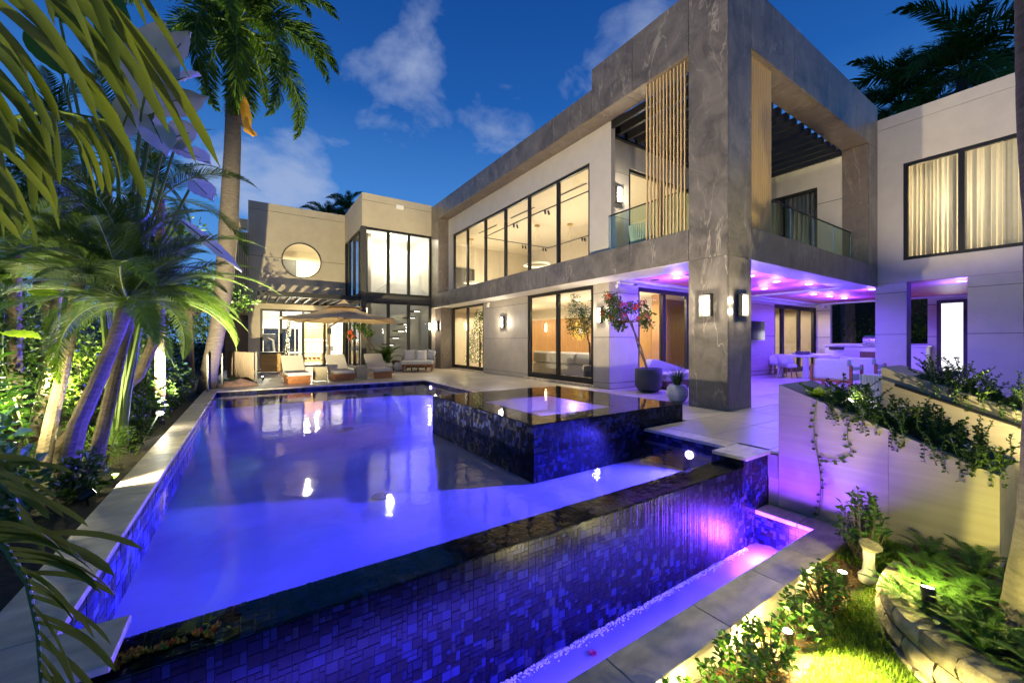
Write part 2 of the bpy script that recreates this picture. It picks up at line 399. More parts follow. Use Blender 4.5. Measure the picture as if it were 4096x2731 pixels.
def lamp(kind, loc, energy, color, parent=None, target=None, size=None, blend=.6, radius=.04, falloff=None):
    d = bpy.data.lights.new('light', kind); d.energy = energy * LP; d.color = color
    if kind == 'SPOT': d.spot_size = R(size or 120); d.spot_blend = blend; d.shadow_soft_size = radius
    elif kind == 'POINT': d.shadow_soft_size = radius
    elif kind == 'AREA':
        if isinstance(radius, tuple): d.shape = 'RECTANGLE'; d.size, d.size_y = radius
        else: d.size = radius; d.shape = 'DISK'
    if falloff:
        d.use_nodes = True; t = d.node_tree; e = t.nodes['Emission']
        lf = t.nodes.new('ShaderNodeLightFalloff'); lf.inputs['Strength'].default_value = 1.0; lf.inputs['Smooth'].default_value = falloff[1]
        t.links.new(lf.outputs[falloff[0]], e.inputs['Strength'])
    o = bpy.data.objects.new('light', d); col.objects.link(o); o.location = loc
    if target is not None: o.rotation_euler = (Vector(target) - Vector(loc)).to_track_quat('-Z', 'Y').to_euler()
    if parent is not None:
        o.parent = parent
        if parent.get('_world'): o.matrix_parent_inverse = Matrix.Translation(-Vector(parent['_world']))
    return o
def cw(px_, py_, depth):                 # a world point from where it is seen and how far it stands
    r = (px_ - CX) / F0 * depth; u = (Y0 - py_) / F0 * depth
    return Vector((depth * math.sin(TT) + r * math.cos(TT), depth * math.cos(TT) - r * math.sin(TT), 1.25 + u))
# ------------------------------------------------------------------ ground, garden, deck
def gp(px_, py_, z):                     # where the line of sight meets the level z
    d = F0 * (1.25 - z) / (py_ - Y0); return cw(px_, py_, d)
struct(box('ground', -900, 900, -900, 900, -1.6, -1.5, 'earth'))
mb = MB(); mb.add([(-30, -8, -.12), (-.96, -8, -.12), (-.96, 40, -.12), (-30, 40, -.12)], [(0, 1, 2, 3)]); mb.box(-1.10, -.96, -2, 12.7, -1.5, -.10)
struct(mb.build('garden_bed', 'earth'))
def lawn_z(x, y): return -.80 + .18 * min(1, max(0, (x - 3.2) / 1.5)) + .012 * math.sin(5 * x + 3 * y)
mb = MB(); nx, ny = 40, 24
for j in range(ny + 1):
    for i in range(nx + 1):
        x = -.5 + 6.5 * i / nx; y = -1.5 + 2.88 * j / ny
        mb.v.append((x, y, lawn_z(x, y) + .012 * rnd.random()))
for j in range(ny):
    for i in range(nx):
        a = j * (nx + 1) + i; x = -.5 + 6.5 * (i + .5) / nx; y = -1.5 + 2.88 * (j + .5) / ny
        lawn = y < 1.10 - .03 * math.sin(3 * x) and x > 1.0 or x > 4.35 and y < 1.3
        mb.f.append((a, a + 1, a + nx + 2, a + nx + 1)); mb.m.append(1 if lawn else 0)
struct(mb.build('garden_ground', ['soil', 'lawn_soil'], smooth=True))

deck = struct(MB().box(-.95, 7.85, 12.74, 21.3, -.3, -.034).box(5.04, 21.2, 6.96, 12.74, -.3, -.034).box(5.80, 21.2, 3.73, 6.96, -.3, -.034).box(5.04, 21.2, 2.1, 3.73, -.3, -.034)
              .box(4.97, 5.04, 2.1, 2.2, -.3, -.034).box(7.8, 21.2, -3, 2.1, -.3, -.034).build('deck', 'grout'))
pav = {}
def paver(x0, x1, y0, y1):
    k = (round(x1 - x0, 3), round(y1 - y0, 3))
    if k not in pav: pav[k] = MB().bbox(0, k[0], 0, k[1], 0, .03, .003)
    if not isinstance(pav[k], bpy.types.Mesh):
        o = pav[k].build('paver', 'paver', deck, loc=(x0, y0, -.03)); pav[k] = o.data; return o
    return place('paver', pav[k], deck, (x0, y0, -.03))
def pave(x0, x1, y0, y1, w=1.2, h=.6, g=.006):
    ny_ = max(1, round((y1 - y0) / h)); hh = (y1 - y0) / ny_; nx_ = max(1, round((x1 - x0) / w)); ww = (x1 - x0) / nx_
    for j in range(ny_):
        for i in range(nx_): paver(x0 + i * ww + g / 2, x0 + (i + 1) * ww - g / 2, y0 + j * hh + g / 2, y0 + (j + 1) * hh - g / 2)
pave(-.95, 7.84, 12.76, 21.28, 1.25, .85)
pave(5.06, 7.84, 6.97, 12.74, 1.4, .72)
pave(5.80, 20.88, 3.745, 6.965, 1.26, .8)
pave(7.85, 20.88, 6.97, 7.28, 1.3, .31)
pave(5.06, 20.88, 2.215, 3.74, 1.24, .76)
pave(4.99, 5.9, 2.105, 2.21, .91, .105)
pave(5.92, 20.88, 2.105, 2.21, 1.25, .105)
pave(7.82, 20.88, -1.5, 2.10, 1.3, .9)

# ------------------------------------------------------------------ swimming pool
pool = thing('swimming_pool', 'long blue lit swimming pool with dark mosaic overflow edge', 'swimming pool', (2, 7, 0), world=True)
PX0, PX1, PY0, PY1 = -.70, 4.76, 2.5, 12.44
FZ = -.44
mb = MB()
mb.add([(PX0, PY0, FZ), (PX1, PY0, FZ), (PX1, PY1, FZ), (PX0, PY1, FZ)], [(0, 1, 2, 3)])
mb.build('pool_floor', 'plaster_pool', pool)
for x, y in ((1.2, 4.4), (1.6, 8.2)): MB().lathe([(.11, 0), (.11, .012), (.09, .016), (.001, .016)], 20, (x, y, FZ)).build('floor_drain', 'steel', pool)
TM = ['tile0', 'tile1', 'tile2', 'tile3', 'tile4']
def mosaic(w, h, u, seed, weights=(34, 26, 16, 9, 15)):
    r = random.Random(seed); nx_, ny_ = int(round(w / u)), max(1, int(round(h / u))); ux, uy = w / nx_, h / ny_
    used = [[0] * nx_ for _ in range(ny_)]; out = []
    for j in range(ny_):
        for i in range(nx_):
            if used[j][i]: continue
            for a, b in r.sample([(2, 2), (2, 2), (2, 1), (1, 2), (1, 1)], 5) + [(1, 1)]:
                if i + a <= nx_ and j + b <= ny_ and not any(used[j + q][i + p] for q in range(b) for p in range(a)): break
            for q in range(b):
                for p in range(a): used[j + q][i + p] = 1
            out.append((i * ux, j * uy, a * ux, b * uy, r.choices(range(5), weights)[0], r.uniform(.002, .0055)))
    return out
tcache = {}
def tiles(parent, o, U, V, w, h, u, seed, near=0, dist=None, g=.0025, weights=(34, 26, 16, 9, 15)):
    """a mosaic face: the `near` tiles closest to the camera are single objects, the rest one mesh"""
    o, U, V = Vector(o), Vector(U), Vector(V); N = U.cross(V)
    L = mosaic(w, h, u, seed, weights)
    L.sort(key=lambda t_: (o + U * (t_[0] + t_[2] / 2) + V * (t_[1] + t_[3] / 2) - Vector((0, 0, 1.25))).length)
    def slab(mb, p, a, b, t_, k):
        c = .0015
        q = [p, p + U * a, p + U * a + V * b, p + V * b]; e = [p + U * c + V * c, p + U * (a - c) + V * c, p + U * (a - c) + V * (b - c), p + U * c + V * (b - c)]
        mb.add(q + [x + N * t_ for x in e], [(4, 5, 6, 7), (0, 1, 5, 4), (1, 2, 6, 5), (2, 3, 7, 6), (3, 0, 4, 7)], k)
    rest = MB()
    for n, (x, y, a, b, k, t_) in enumerate(L):
        p = o + U * (x + g / 2) + V * (y + g / 2)
        if n < near:
            key = (tuple(U), tuple(V), round(a, 3), round(b, 3), k)
            if key not in tcache:
                m_ = MB(); slab(m_, Vector((0, 0, 0)), a - g, b - g, .004, 0); ob = m_.build('tile', TM[k], parent, loc=p); tcache[key] = ob.data
            else: place('tile', tcache[key], parent, p)
        else: slab(rest, p, a - g, b - g, t_, k)
    if rest.f:
        ob = rest.build('mosaic_tiles', TM, parent); ob['kind'] = 'stuff'
    return L
# overflow wall
weir = box('overflow_wall', -.70, 4.44, 2.206, 2.494, -1.2, -.106, 'tile0', pool)
tiles(weir, (-.70, 2.206, -1.02), (1, 0, 0), (0, 0, 1), 5.14, .912, .030, 1, near=230)
tiles(weir, (-.70, 2.204, -.106), (1, 0, 0), (0, 1, 0), 5.14, .29, .030, 2, near=70)
box('end_pier', 4.44, 4.965, 2.206, 2.56, -1.2, -.035, 'tile0', pool)
pr = MB(); weir2 = pool.children[-1]
tiles(weir2, (4.44, 2.206, -1.02), (1, 0, 0), (0, 0, 1), .525, .98, .030, 3)
tiles(weir2, (4.44, 2.56, -.42), (0, -1, 0), (0, 0, 1), .354, .38, .030, 31)
box('end_pier', -.96, -.70, 2.206, 2.50, -1.2, -.035, 'tile0', pool)
# tiled inner walls down to the floor
def inner(name, o, U, w, seed, hh_=.40):
    wl_ = MB().build  # plain backing comes with the tiles
    ob = MB(); o = Vector(o); U = Vector(U); N = U.cross(Vector((0, 0, 1)))
    q = [o, o + U * w, o + U * w + Vector((0, 0, hh_ + .005)), o + Vector((0, 0, hh_ + .005))]
    ob.add(q + [p - N * .1 for p in q], [(0, 1, 2, 3), (7, 6, 5, 4), (3, 2, 6, 7), (0, 4, 5, 1)])
    b = ob.build(name, 'tile1', pool); tiles(b, o, U, (0, 0, 1), w, hh_, .05, seed, weights=(26, 34, 26, 4, 10))
inner('pool_wall', (-.70, 2.2, FZ), (0, 1, 0), PY1 - 2.2, 4)
inner('pool_wall', (-.70, PY1, FZ), (1, 0, 0), 5.46, 5)
inner('pool_wall', (PX1, PY1, FZ), (0, -1, 0), PY1 - 6.9, 6)
inner('pool_wall', (PX1, 3.80, FZ), (0, -1, 0), 1.24, 7)
inner('pool_wall', (4.44, 2.495, FZ), (-1, 0, 0), 5.14, 8, .325)
# coping slabs
def slabs(parent, x0, x1, y0, y1, z0, z1, along, n, m='coping', name='coping_slab'):
    for i in range(n):
        if along == 'y':
            a = y0 + (y1 - y0) * i / n; b = y0 + (y1 - y0) * (i + 1) / n; MB().bbox(x0, x1, a + .0025, b - .0025, z0, z1, .004).build(name, m, parent)
        else:
            a = x0 + (x1 - x0) * i / n; b = x0 + (x1 - x0) * (i + 1) / n; MB().bbox(a + .0025, b - .0025, y0, y1, z0, z1, .004).build(name, m, parent)
slabs(pool, -.965, -.685, 2.49, 12.42, -.034, .001, 'y', 9)
slabs(pool, -.965, -.45, 2.15, 2.488, -.034, .001, 'x', 1)
slabs(pool, -.965, 5.05, 12.42, 12.755, -.034, .001, 'x', 6)
slabs(pool, 4.745, 5.05, 6.95, 12.418, -.034, .001, 'y', 5)
slabs(pool, 4.735, 5.05, 2.563, 3.735, -.034, .001, 'y', 1)
slabs(pool, 4.44, 4.985, 2.175, 2.56, -.034, .001, 'x', 1)
# water
mb = MB(); mb.add([(PX0, 2.21, -.098), (4.44, 2.21, -.098), (4.44, 2.56, -.098), (PX1, 2.56, -.098), (PX1, PY1, -.098), (PX0, PY1, -.098)], [(0, 1, 2, 3, 4, 5)])
mb.build('water', 'water', pool)
BLUE = (.075, .058, 1.0); VIO = (.30, .10, 1.0)
def pool_lamp(c, n, r=.052, parent=pool, m='lamp_violet'):
    c, n = Vector(c), Vector(n); a = n.orthogonal().normalized(); b = n.cross(a); mb = MB()
    vs = [c + a * math.cos(i * math.pi / 8) * r + b * math.sin(i * math.pi / 8) * r for i in range(16)]
    mb.add(vs + [v + n * .02 for v in vs], [tuple(range(16, 32))] + [(i, (i + 1) % 16, 16 + (i + 1) % 16, 16 + i) for i in range(16)])
    return mb.build('pool_light', m, parent)
pool_lamp((4.745, 3.03, -.21), (-1, 0, 0)); pool_lamp((4.745, 11.82, -.19), (-1, 0, 0), .06)
lamp('SPOT', (4.70, 3.03, -.20), 290, BLUE, pool, (0.5, 3.55, -2.9), 122, 1.0, .05, ('Constant', 0.0))
lamp('SPOT', (4.70, 11.82, -.18), 190, BLUE, pool, (0, 9.6, -2.2), 135, 1.0, .05, ('Constant', 0.0))

# ------------------------------------------------------------------ spa
spa = thing('spa', 'raised square spa clad in dark mosaic with violet lit basin', 'spa', (4.3, 5.3, 0), world=True)
SX0, SX1, SY0, SY1, SZ = 2.82, 5.77, 3.81, 6.93, .262
BX0, BX1, BY0, BY1 = 3.26, 4.70, 4.24, 5.90
mb = MB()
for a in ((SX0, SX1, SY0, BY0), (SX0, SX1, BY1, SY1), (SX0, BX0, BY0, BY1), (BX1, SX1, BY0, BY1)): mb.box(*a, -.44, SZ - .012)
sw = mb.build('spa_wall', 'tile0', spa)
H = SZ - .012 + .44
tiles(sw, (SX0, SY0, -.44), (1, 0, 0), (0, 0, 1), SX1 - SX0, H, .030, 11, near=200, weights=(28, 26, 18, 14, 14))
tiles(sw, (SX0, SY1, -.44), (0, -1, 0), (0, 0, 1), SY1 - SY0, H, .034, 12, near=100, weights=(30, 24, 16, 16, 14))
tiles(sw, (SX1, SY0, -.44), (0, 1, 0), (0, 0, 1), SY1 - SY0, H, .045, 13)
for i, a in enumerate(((SX0, SX1, SY0, BY0), (SX0, SX1, BY1, SY1), (SX0, BX0, BY0, BY1), (BX1, SX1, BY0, BY1))):
    tiles(sw, (a[0], a[2], SZ - .012), (1, 0, 0), (0, 1, 0), a[1] - a[0], a[3] - a[2], .045, 14 + i)
MB().add([(BX0, BY0, -.02), (BX1, BY0, -.02), (BX1, BY1, -.02), (BX0, BY1, -.02)], [(0, 1, 2, 3)]).box(BX0, BX1, BY1 - .05, BY1, -.02, SZ - .03).box(BX1 - .05, BX1, BY0, BY1 - .05, -.02, SZ - .03).box(BX0, BX0 + .05, BY0, BY1 - .05, -.02, SZ - .03)\
    .box(BX0 + .05, BX1 - .05, BY0, BY0 + .05, -.02, SZ - .03).build('spa_basin', 'plaster_pool', spa)
box('bench_grille', 3.40, 3.48, 4.35, 5.0, -.02, .11, 'tile1', spa)
MB().add([(SX0 - .003, SY0 - .003, SZ), (SX1, SY0 - .003, SZ), (SX1, SY1, SZ), (SX0 - .003, SY1, SZ)], [(0, 1, 2, 3)]).build('water', 'water_spa', spa)
pool_lamp((BX1 - .055, 5.15, .12), (-1, 0, 0), .05, spa, 'lamp_blue')
lamp('POINT', (4.45, 5.15, .14), 9, (.30, .17, 1.0), spa, radius=.04)
lamp('SPOT', (4.62, 5.35, .16), 12, (.5, .30, 1.0), spa, (4.2, 5.0, -.02), 60, .6)

# ------------------------------------------------------------------ lower trough
tr = thing('overflow_trough', 'narrow violet lit catch trough with travertine coping below the overflow wall', 'trough', (2, 1.7, -.6), world=True)
MB().add([(-1.2, 1.62, -1.10), (4.7, 1.62, -1.10), (4.7, 2.21, -1.10), (-1.2, 2.21, -1.10)], [(0, 1, 2, 3)]).build('trough_floor', 'plaster_pool', tr)
rw = box('end_wall', 4.69, 4.96, 1.40, 2.205, -1.3, -.66, 'tile1', tr)
tiles(rw, (4.69, 2.205, -1.10), (0, -1, 0), (0, 0, 1), .57, .44, .030, 21, near=60, weights=(22, 30, 26, 10, 12))
box('front_wall', -1.2, 4.69, 1.42, 1.645, -1.3, -.66, 'stucco_pale', tr)
def copn(x0, x1, y0, y1): MB().bbox(x0, x1, y0, y1, -.655, -.61, .004).build('coping_slab', 'coping', tr)
xs = [-1.2, .1, 1.02, 1.75, 2.62, 3.42, 4.05, 4.675]
for a, b in zip(xs, xs[1:]): copn(a + .002, b - .002, 1.385, 1.655)
copn(4.677, 4.97, 1.385, 1.795); copn(4.677, 4.97, 1.80, 2.203)
mb = MB(); nx = 90; ny = 8
for j in range(ny + 1):
    for i in range(nx + 1):
        y = 1.645 + .56 * j / ny; mb.v.append((-1.2 + 5.89 * i / nx, y, -.965 + (.012 if j > 5 else .003) * rnd.uniform(-1, 1)))
for j in range(ny):
    for i in range(nx):
        a = j * (nx + 1) + i; mb.f.append((a, a + 1, a + nx + 2, a + nx + 1)); mb.m.append(0)
mb.build('water', 'water_low', tr, smooth=True)
M['foam'] = plain('water_foam', (.75, .75, .82), .5, var=.1, scale=40)
mb = MB()
for i in range(2600):
    x = rnd.uniform(-1.2, 4.43); y = 2.19 - abs(rnd.gauss(0, .022)); r_ = rnd.uniform(.003, .010)
    mb.add([(x - r_, y, -.958), (x, y - r_, -.958), (x + r_, y, -.958), (x, y + r_, -.958), (x, y, -.958 + r_)], [(0, 1, 4), (1, 2, 4), (2, 3, 4), (3, 0, 4)])
tag(mb.build('foam', 'foam', tr), kind='stuff')
M['film'] = glassmat('falling_water', (.93, .92, 1.0), 1.2, .4)
mb = MB(); n = 700
for i in range(n + 1):
    x = -.70 + 5.13 * i / n; d = .008 + .004 * rnd.random(); mb.v += [(x, 2.206 - d - .004, -.965), (x, 2.206 - d, -.11)]
for i in range(n): mb.f.append((2 * i, 2 * i + 2, 2 * i + 3, 2 * i + 1)); mb.m.append(0)
mb.build('falling_water', 'film', tr, smooth=True)
led = MB().box(-1.15, 4.6, 1.646, 1.655, -.745, -.735)
M['led'] = emit('led_strip', (.3, .14, 1.0), 4.0); led.build('light_strip', 'led', tr)
lamp('SPOT', (4.45, 1.70, -.80), 15, VIO, tr, (3.9, 2.25, -.72), 130, .9, .14)
lamp('AREA', (1.5, 1.68, -.74), 34, BLUE, tr, (1.5, 2.30, -1.02), radius=(6.0, .04))
lamp('AREA', (1.5, 1.72, -.72), 9, (.18, .09, 1.0), tr, (1.5, 2.0, -1.05), radius=(6.0, .04))
lamp('POINT', (4.30, 1.90, -.84), 105, (.17, .03, 1.0), tr, radius=.10)

# ------------------------------------------------------------------ planters beside the garden steps
def planter(name, label, x0, x1, y0, y1, z_hi, z_lo, zb, m, th=.09):
    p = thing(name, label, 'planter', ((x0 + x1) / 2, (y0 + y1) / 2, zb), world=True)
    def wl_(xa, xb, ya, yb):
        z = lambda y: z_lo + (z_hi - z_lo) * (y - y0) / (y1 - y0)
        return [(xa, ya, zb), (xb, ya, zb), (xb, yb, zb), (xa, yb, zb), (xa, ya, z(ya)), (xb, ya, z(ya)), (xb, yb, z(yb)), (xa, yb, z(yb))]
    F = [(3, 2, 1, 0), (4, 5, 6, 7), (0, 1, 5, 4), (1, 2, 6, 5), (2, 3, 7, 6), (3, 0, 4, 7)]
    if name == 'planter_wall_stone':
        for a, b in ((y0, 1.17), (1.1715, y1)): MB().add(wl_(x0, x0 + th, a, b), F).build('stone_slab', m, p)
    else: MB().add(wl_(x0, x0 + th, y0, y1), F).build('stone_slab', m, p)
    MB().add(wl_(x1 - th, x1, y0, y1), F).build('stone_slab', m, p)
    MB().add(wl_(x0 + th + .002, x1 - th - .002, y0, y0 + th), F).build('stone_slab', m, p)
    MB().add(wl_(x0 + th + .002, x1 - th - .002, y1 - th * 3, y1), F).build('stone_slab', m, p)
    z = lambda y: z_lo + (z_hi - z_lo) * (y - y0) / (y1 - y0) - .07
    MB().add([(x0 + th, y0 + th, z(y0 + th)), (x1 - th, y0 + th, z(y0 + th)), (x1 - th, y1 - 3 * th, z(y1 - 3 * th)), (x0 + th, y1 - 3 * th, z(y1 - 3 * th))], [(0, 1, 2, 3)]).build('soil', 'soil', p)
    return p
pl1 = planter('planter_wall_stone', 'sloping limestone planter wall beside the lawn with trailing vines', 4.985, 5.88, .51, 2.095, .765, .18, -.9, 'wallstone')
pl1.name = 'sloping_planter'
MB().box(4.985, 5.88, 2.10, 2.2, -.9, -.30).build('retaining_slab', 'wallstone', pl1)
pl2 = planter('sloping_planter', 'sloping beige planter with handrail beyond the garden steps', 6.9, 7.78, -.6, 1.69, .915, .08, -.9, 'wallstone')
MB().tube([(6.86, 1.55, .70), (6.86, -.5, -.04)], .018, 8).tube([(6.9, 1.4, .645), (6.86, 1.4, .645)], .012, 6).tube([(6.9, .4, .285), (6.86, .4, .285)], .012, 6).build('handrail', 'black', pl2)
st = thing('garden_steps', 'pale stone steps going down between the two sloping planters', 'steps', (6.4, 1.5, 0), world=True)
for i in range(5): MB().bbox(5.885, 6.895, 2.1 - .36 * (i + 1), 2.1 - .36 * i - .002, -1.3, -.002 - .15 * (i + 1), .005).build('step', 'paver', st)
# ------------------------------------------------------------------ house
house = thing('house', 'two storey modern house with dark stone frame, tall windows and covered patio', 'house', (9, 9, 0), world=True)
def hb(name, *a, **k): return box(name, *a, parent=house, **k)
G = .008
def panels_x(x, y0, y1, z0, z1, joints, m='stone', t=.02):      # cladding on a face x = const looking to -x
    js = [y0] + list(joints) + [y1]
    for a, b in zip(js, js[1:]): MB().bbox(x, x + t, a + G / 2, b - G / 2, z0 + G / 2, z1 - G / 2, .002).build('panel', m, house)
def panels_y(y, x0, x1, z0, z1, joints, m='stone', t=.02):
    js = [x0] + list(joints) + [x1]
    for a, b in zip(js, js[1:]): MB().bbox(a + G / 2, b - G / 2, y, y + t, z0 + G / 2, z1 - G / 2, .002).build('panel', m, house)
def panels_z(z, x0, x1, y0, y1, joints, along='y', m='stone', t=.02):
    if along == 'y':
        js = [y0] + list(joints) + [y1]
        for a, b in zip(js, js[1:]): MB().bbox(x0, x1, a + G / 2, b - G / 2, z, z + t, .002).build('panel', m, house)
    else:
        js = [x0] + list(joints) + [x1]
        for a, b in zip(js, js[1:]): MB().bbox(a + G / 2, b - G / 2, y0, y1, z, z + t, .002).build('panel', m, house)
# corner column
hb('column', 7.12, 7.91, 3.82, 4.54, 0, 7.98, m='charcoal')
for z0, z1 in ((.002, 2.80), (2.80, 8.0)):
    panels_x(7.10, 3.80, 4.56, z0, z1, [], 'stone'); panels_y(3.80, 7.121, 7.93, z0, z1, [], 'stone')
    MB().bbox(7.91, 7.93, 3.821, 4.56, z0 + G, z1 - G, .002).build('panel', 'stone', house); MB().bbox(7.121, 7.909, 4.54, 4.56, z0 + G, z1 - G, .002).build('panel', 'stone', house)
# lower band and upper beam along the pool side
hb('beam', 7.12, 7.60, 4.56, 17.6, 2.83, 3.40, m='charcoal'); hb('beam', 7.12, 7.58, 4.56, 7.18, 6.82, 7.98, m='charcoal'); hb('beam', 7.12, 7.58, 7.18, 17.6, 6.82, 7.48, m='charcoal')
JB = [6.0, 7.45, 9.05, 10.6, 12.1, 13.55, 15.05, 16.4]
panels_x(7.10, 4.56, 17.62, 2.80, 3.42, JB)
panels_x(7.10, 4.56, 7.18, 6.80, 8.0, [5.92]); panels_x(7.10, 7.18, 17.62, 6.80, 7.50, [8.7, 10.2, 11.7, 13.2, 14.7, 16.2])
panels_z(6.80, 7.121, 7.60, 4.56, 17.6, [6.1, 7.6, 9.2, 10.7, 12.3, 13.8, 15.3], m='stone_warm')  # beam underside in lighter stone, its lit tone put into the colour
panels_z(3.40, 7.121, 7.60, 4.56, 17.6, [6.1, 9.2, 12.3, 15.3]); panels_z(7.98, 7.121, 7.60, 3.821, 7.18, [5.5])
MB().box(7.121, 7.60, 7.162, 7.18, 7.502, 7.978).build('panel', 'stone', house)
# band and beam of the patio side
hb('beam', 7.93, 15.15, 3.82, 4.38, 2.83, 3.40, m='charcoal'); hb('beam', 7.93, 15.15, 3.82, 4.38, 6.82, 7.98, m='charcoal')
panels_y(3.80, 7.93, 15.17, 2.80, 3.42, [9.55, 11.1, 12.65, 14.2]); panels_y(3.80, 7.93, 15.17, 6.80, 8.0, [9.75, 11.6, 13.45])
panels_z(6.80, 7.93, 14.45, 3.821, 4.40, [9.6, 11.2, 12.8], 'x', 'stone_warm'); panels_z(7.98, 7.93, 15.17, 3.821, 4.40, [10, 12.5], 'x')  # underside again in the lighter stone, light put into the colour
panels_z(2.80, 7.93, 15.17, 3.821, 4.40, [9.6, 11.2, 12.8, 14.2], 'x', 'soffit'); panels_z(2.80, 7.121, 7.849, 4.56, 17.6, [6.1, 7.6, 9.2, 10.7, 12.3, 13.8, 15.3], 'y', 'soffit')
hb('pier', 14.47, 15.15, 3.82, 4.38, 3.40, 6.82, m='charcoal')
panels_y(3.80, 14.45, 15.17, 3.42, 6.80, []); MB().bbox(14.45, 14.47, 3.821, 4.40, 3.42, 5.1, .002).build('panel', 'stone_warm', house); MB().bbox(14.45, 14.47, 3.821, 4.40, 5.104, 6.79, .002).build('panel', 'stone_warm', house)
hb('pier', 7.12, 7.60, 16.82, 17.6, 3.40, 6.82, m='charcoal')
panels_x(7.10, 16.80, 17.62, 3.42, 6.80, [])
for a, b in ((3.42, 4.55), (4.554, 5.7), (5.704, 6.79)): MB().bbox(7.121, 7.60, 16.80, 16.82, a, b, .002).build('panel', 'stone_warm', house)
hb('pier', 7.30, 8.0, 17.0, 17.64, 0, 2.80, m='stone_warm')
# end wall of the frame above the tower side
hb('wall', 7.12, 7.9, 17.622, 17.70, 0, 7.45, m='stucco')
# main walls
hb('wall', 7.60, 7.75, 7.0, 17.6, 6.04, 6.80, m='stucco_pale'); hb('wall', 7.60, 7.75, 7.0, 7.76, 3.42, 6.04, m='stucco_pale'); hb('wall', 7.60, 7.75, 16.35, 16.80, 3.42, 6.04, m='stucco_pale')
hb('wall', 7.75, 7.9, 7.29, 7.45, 3.42, 6.80, m='stucco_pale')
def stucco_wall_x(x, y0, y1, z0, z1, m='stucco_rough', t=.14, js=(.155, 1.36, 2.55)):
    hb('wall', x + .012, x + t, y0 + .001, y1 - .001, z0, z1, m='charcoal')
    zz = [z0] + [j for j in js if z0 < j < z1] + [z1]
    for a, b in zip(zz, zz[1:]): MB().bbox(x, x + .011, y0, y1, a + .006, b - .006, .003).build('panel', m, house)
def stucco_wall_y(y, x0, x1, z0, z1, m='stucco_rough', t=.14, js=(.155, 1.36, 2.55)):
    hb('wall', x0 + .001, x1 - .001, y + .012, y + t, z0, z1, m='charcoal')
    zz = [z0] + [j for j in js if z0 < j < z1] + [z1]
    for a, b in zip(zz, zz[1:]): MB().bbox(x0, x1, y, y + .011, a + .006, b - .006, .003).build('panel', m, house)
stucco_wall_x(7.85, 10.95, 14.0, 0, 2.80); stucco_wall_x(7.85, 7.29, 7.87, 0, 2.80)
stucco_wall_y(7.29, 7.862, 9.0, 0, 2.80, 'stucco_pale')
hb('step', 7.72, 7.849, 7.9, 10.95, 0, .07, m='coping'); hb('step', 7.72, 7.849, 14.0, 16.98, 0, .05, m='coping')
# glazing
def glaze(axis, c, a0, a1, z0, z1, mull, fw=.07, dep=.09, name='window', frame='black', glass='glass', handles=(), rail=None):
    mb = MB(); d0, d1 = c - dep / 2, c + dep / 2
    def bx(p0, p1, q0, q1):
        if axis == 'x': mb.box(d0, d1, p0, p1, q0, q1)
        else: mb.box(p0, p1, d0, d1, q0, q1)
    ms = [a0] + list(mull) + [a1]
    bx(a0, a1, z0, z0 + fw); bx(a0, a1, z1 - fw, z1)
    for i, p in enumerate(ms):
        q0, q1 = (p, p + fw) if i == 0 else ((p - fw, p) if i == len(ms) - 1 else (p - fw * .6, p + fw * .6))
        bx(q0, q1, z0 + fw + .0005, z1 - fw - .0005)
    if rail: bx(a0 + fw, a1 - fw, rail[0], rail[1])
    fr = mb.build(name, frame, house)
    for i, (p, q) in enumerate(zip(ms, ms[1:])):
        pb = MB(); p += fw * .55; q -= fw * .55
        if axis == 'x': pb.add([(c, q, z0 + fw * .9), (c, p, z0 + fw * .9), (c, p, z1 - fw * .9), (c, q, z1 - fw * .9)], [(0, 1, 2, 3)])
        else: pb.add([(p, c, z0 + fw * .9), (q, c, z0 + fw * .9), (q, c, z1 - fw * .9), (p, c, z1 - fw * .9)], [(0, 1, 2, 3)])
        pb.build('pane', glass, fr)
    for p in handles:
        h = MB()
        if axis == 'x': h.bbox(d0 - .035, d0, p - .02, p + .02, .92, 1.22, .006)
        else: h.bbox(p - .02, p + .02, d0 - .035, d0, .92, 1.22, .006)
        h.build('handle', 'black', fr)
    return fr
glaze('x', 7.68, 7.76, 16.35, 3.43, 6.04, [9.13, 10.6, 12.05, 13.5, 15.02], .08)
glaze('x', 7.92, 7.88, 10.94, .07, 2.80, [9.43], .10, name='sliding_door', handles=(10.82, 8.02), rail=(.17, .24))
glaze('x', 7.92, 14.01, 16.97, .05, 2.80, [15.49], .09, name='sliding_door', handles=(16.8, 14.2), rail=(.14, .20))
glaze('y', 7.38, 9.0, 11.45, .02, 2.76, [10.22], .11, name='sliding_door')
hb('wall', 9.0, 21, 7.31, 7.45, 2.762, 2.90, m='soffit')
# patio wood wall with the television
hb('wall', 11.45, 17.0, 7.302, 7.43, 0, 2.762, m='charcoal')
for a, b in ((.02, .15), (.17, 1.44), (1.46, 2.62), (2.635, 2.762)):
    n = max(1, round((b - a) / .2))
    for i in range(n):
        z0 = a + (b - a) * i / n; z1 = a + (b - a) * (i + 1) / n
        for x0, x1 in ((11.46, 14.2), (14.205, 16.99)): MB().bbox(x0, x1, 7.285, 7.301, z0 + .001, z1 - .001, .0015).build('plank', 'wood_panel', house)
glaze('y', 7.38, 17.0, 20.88, .02, 2.72, [17.82, 19.35], .16, name='sliding_door', handles=(20.55,))
hb('wall', 17.0, 21, 7.31, 7.43, 2.72, 2.762, m='stucco_pale')
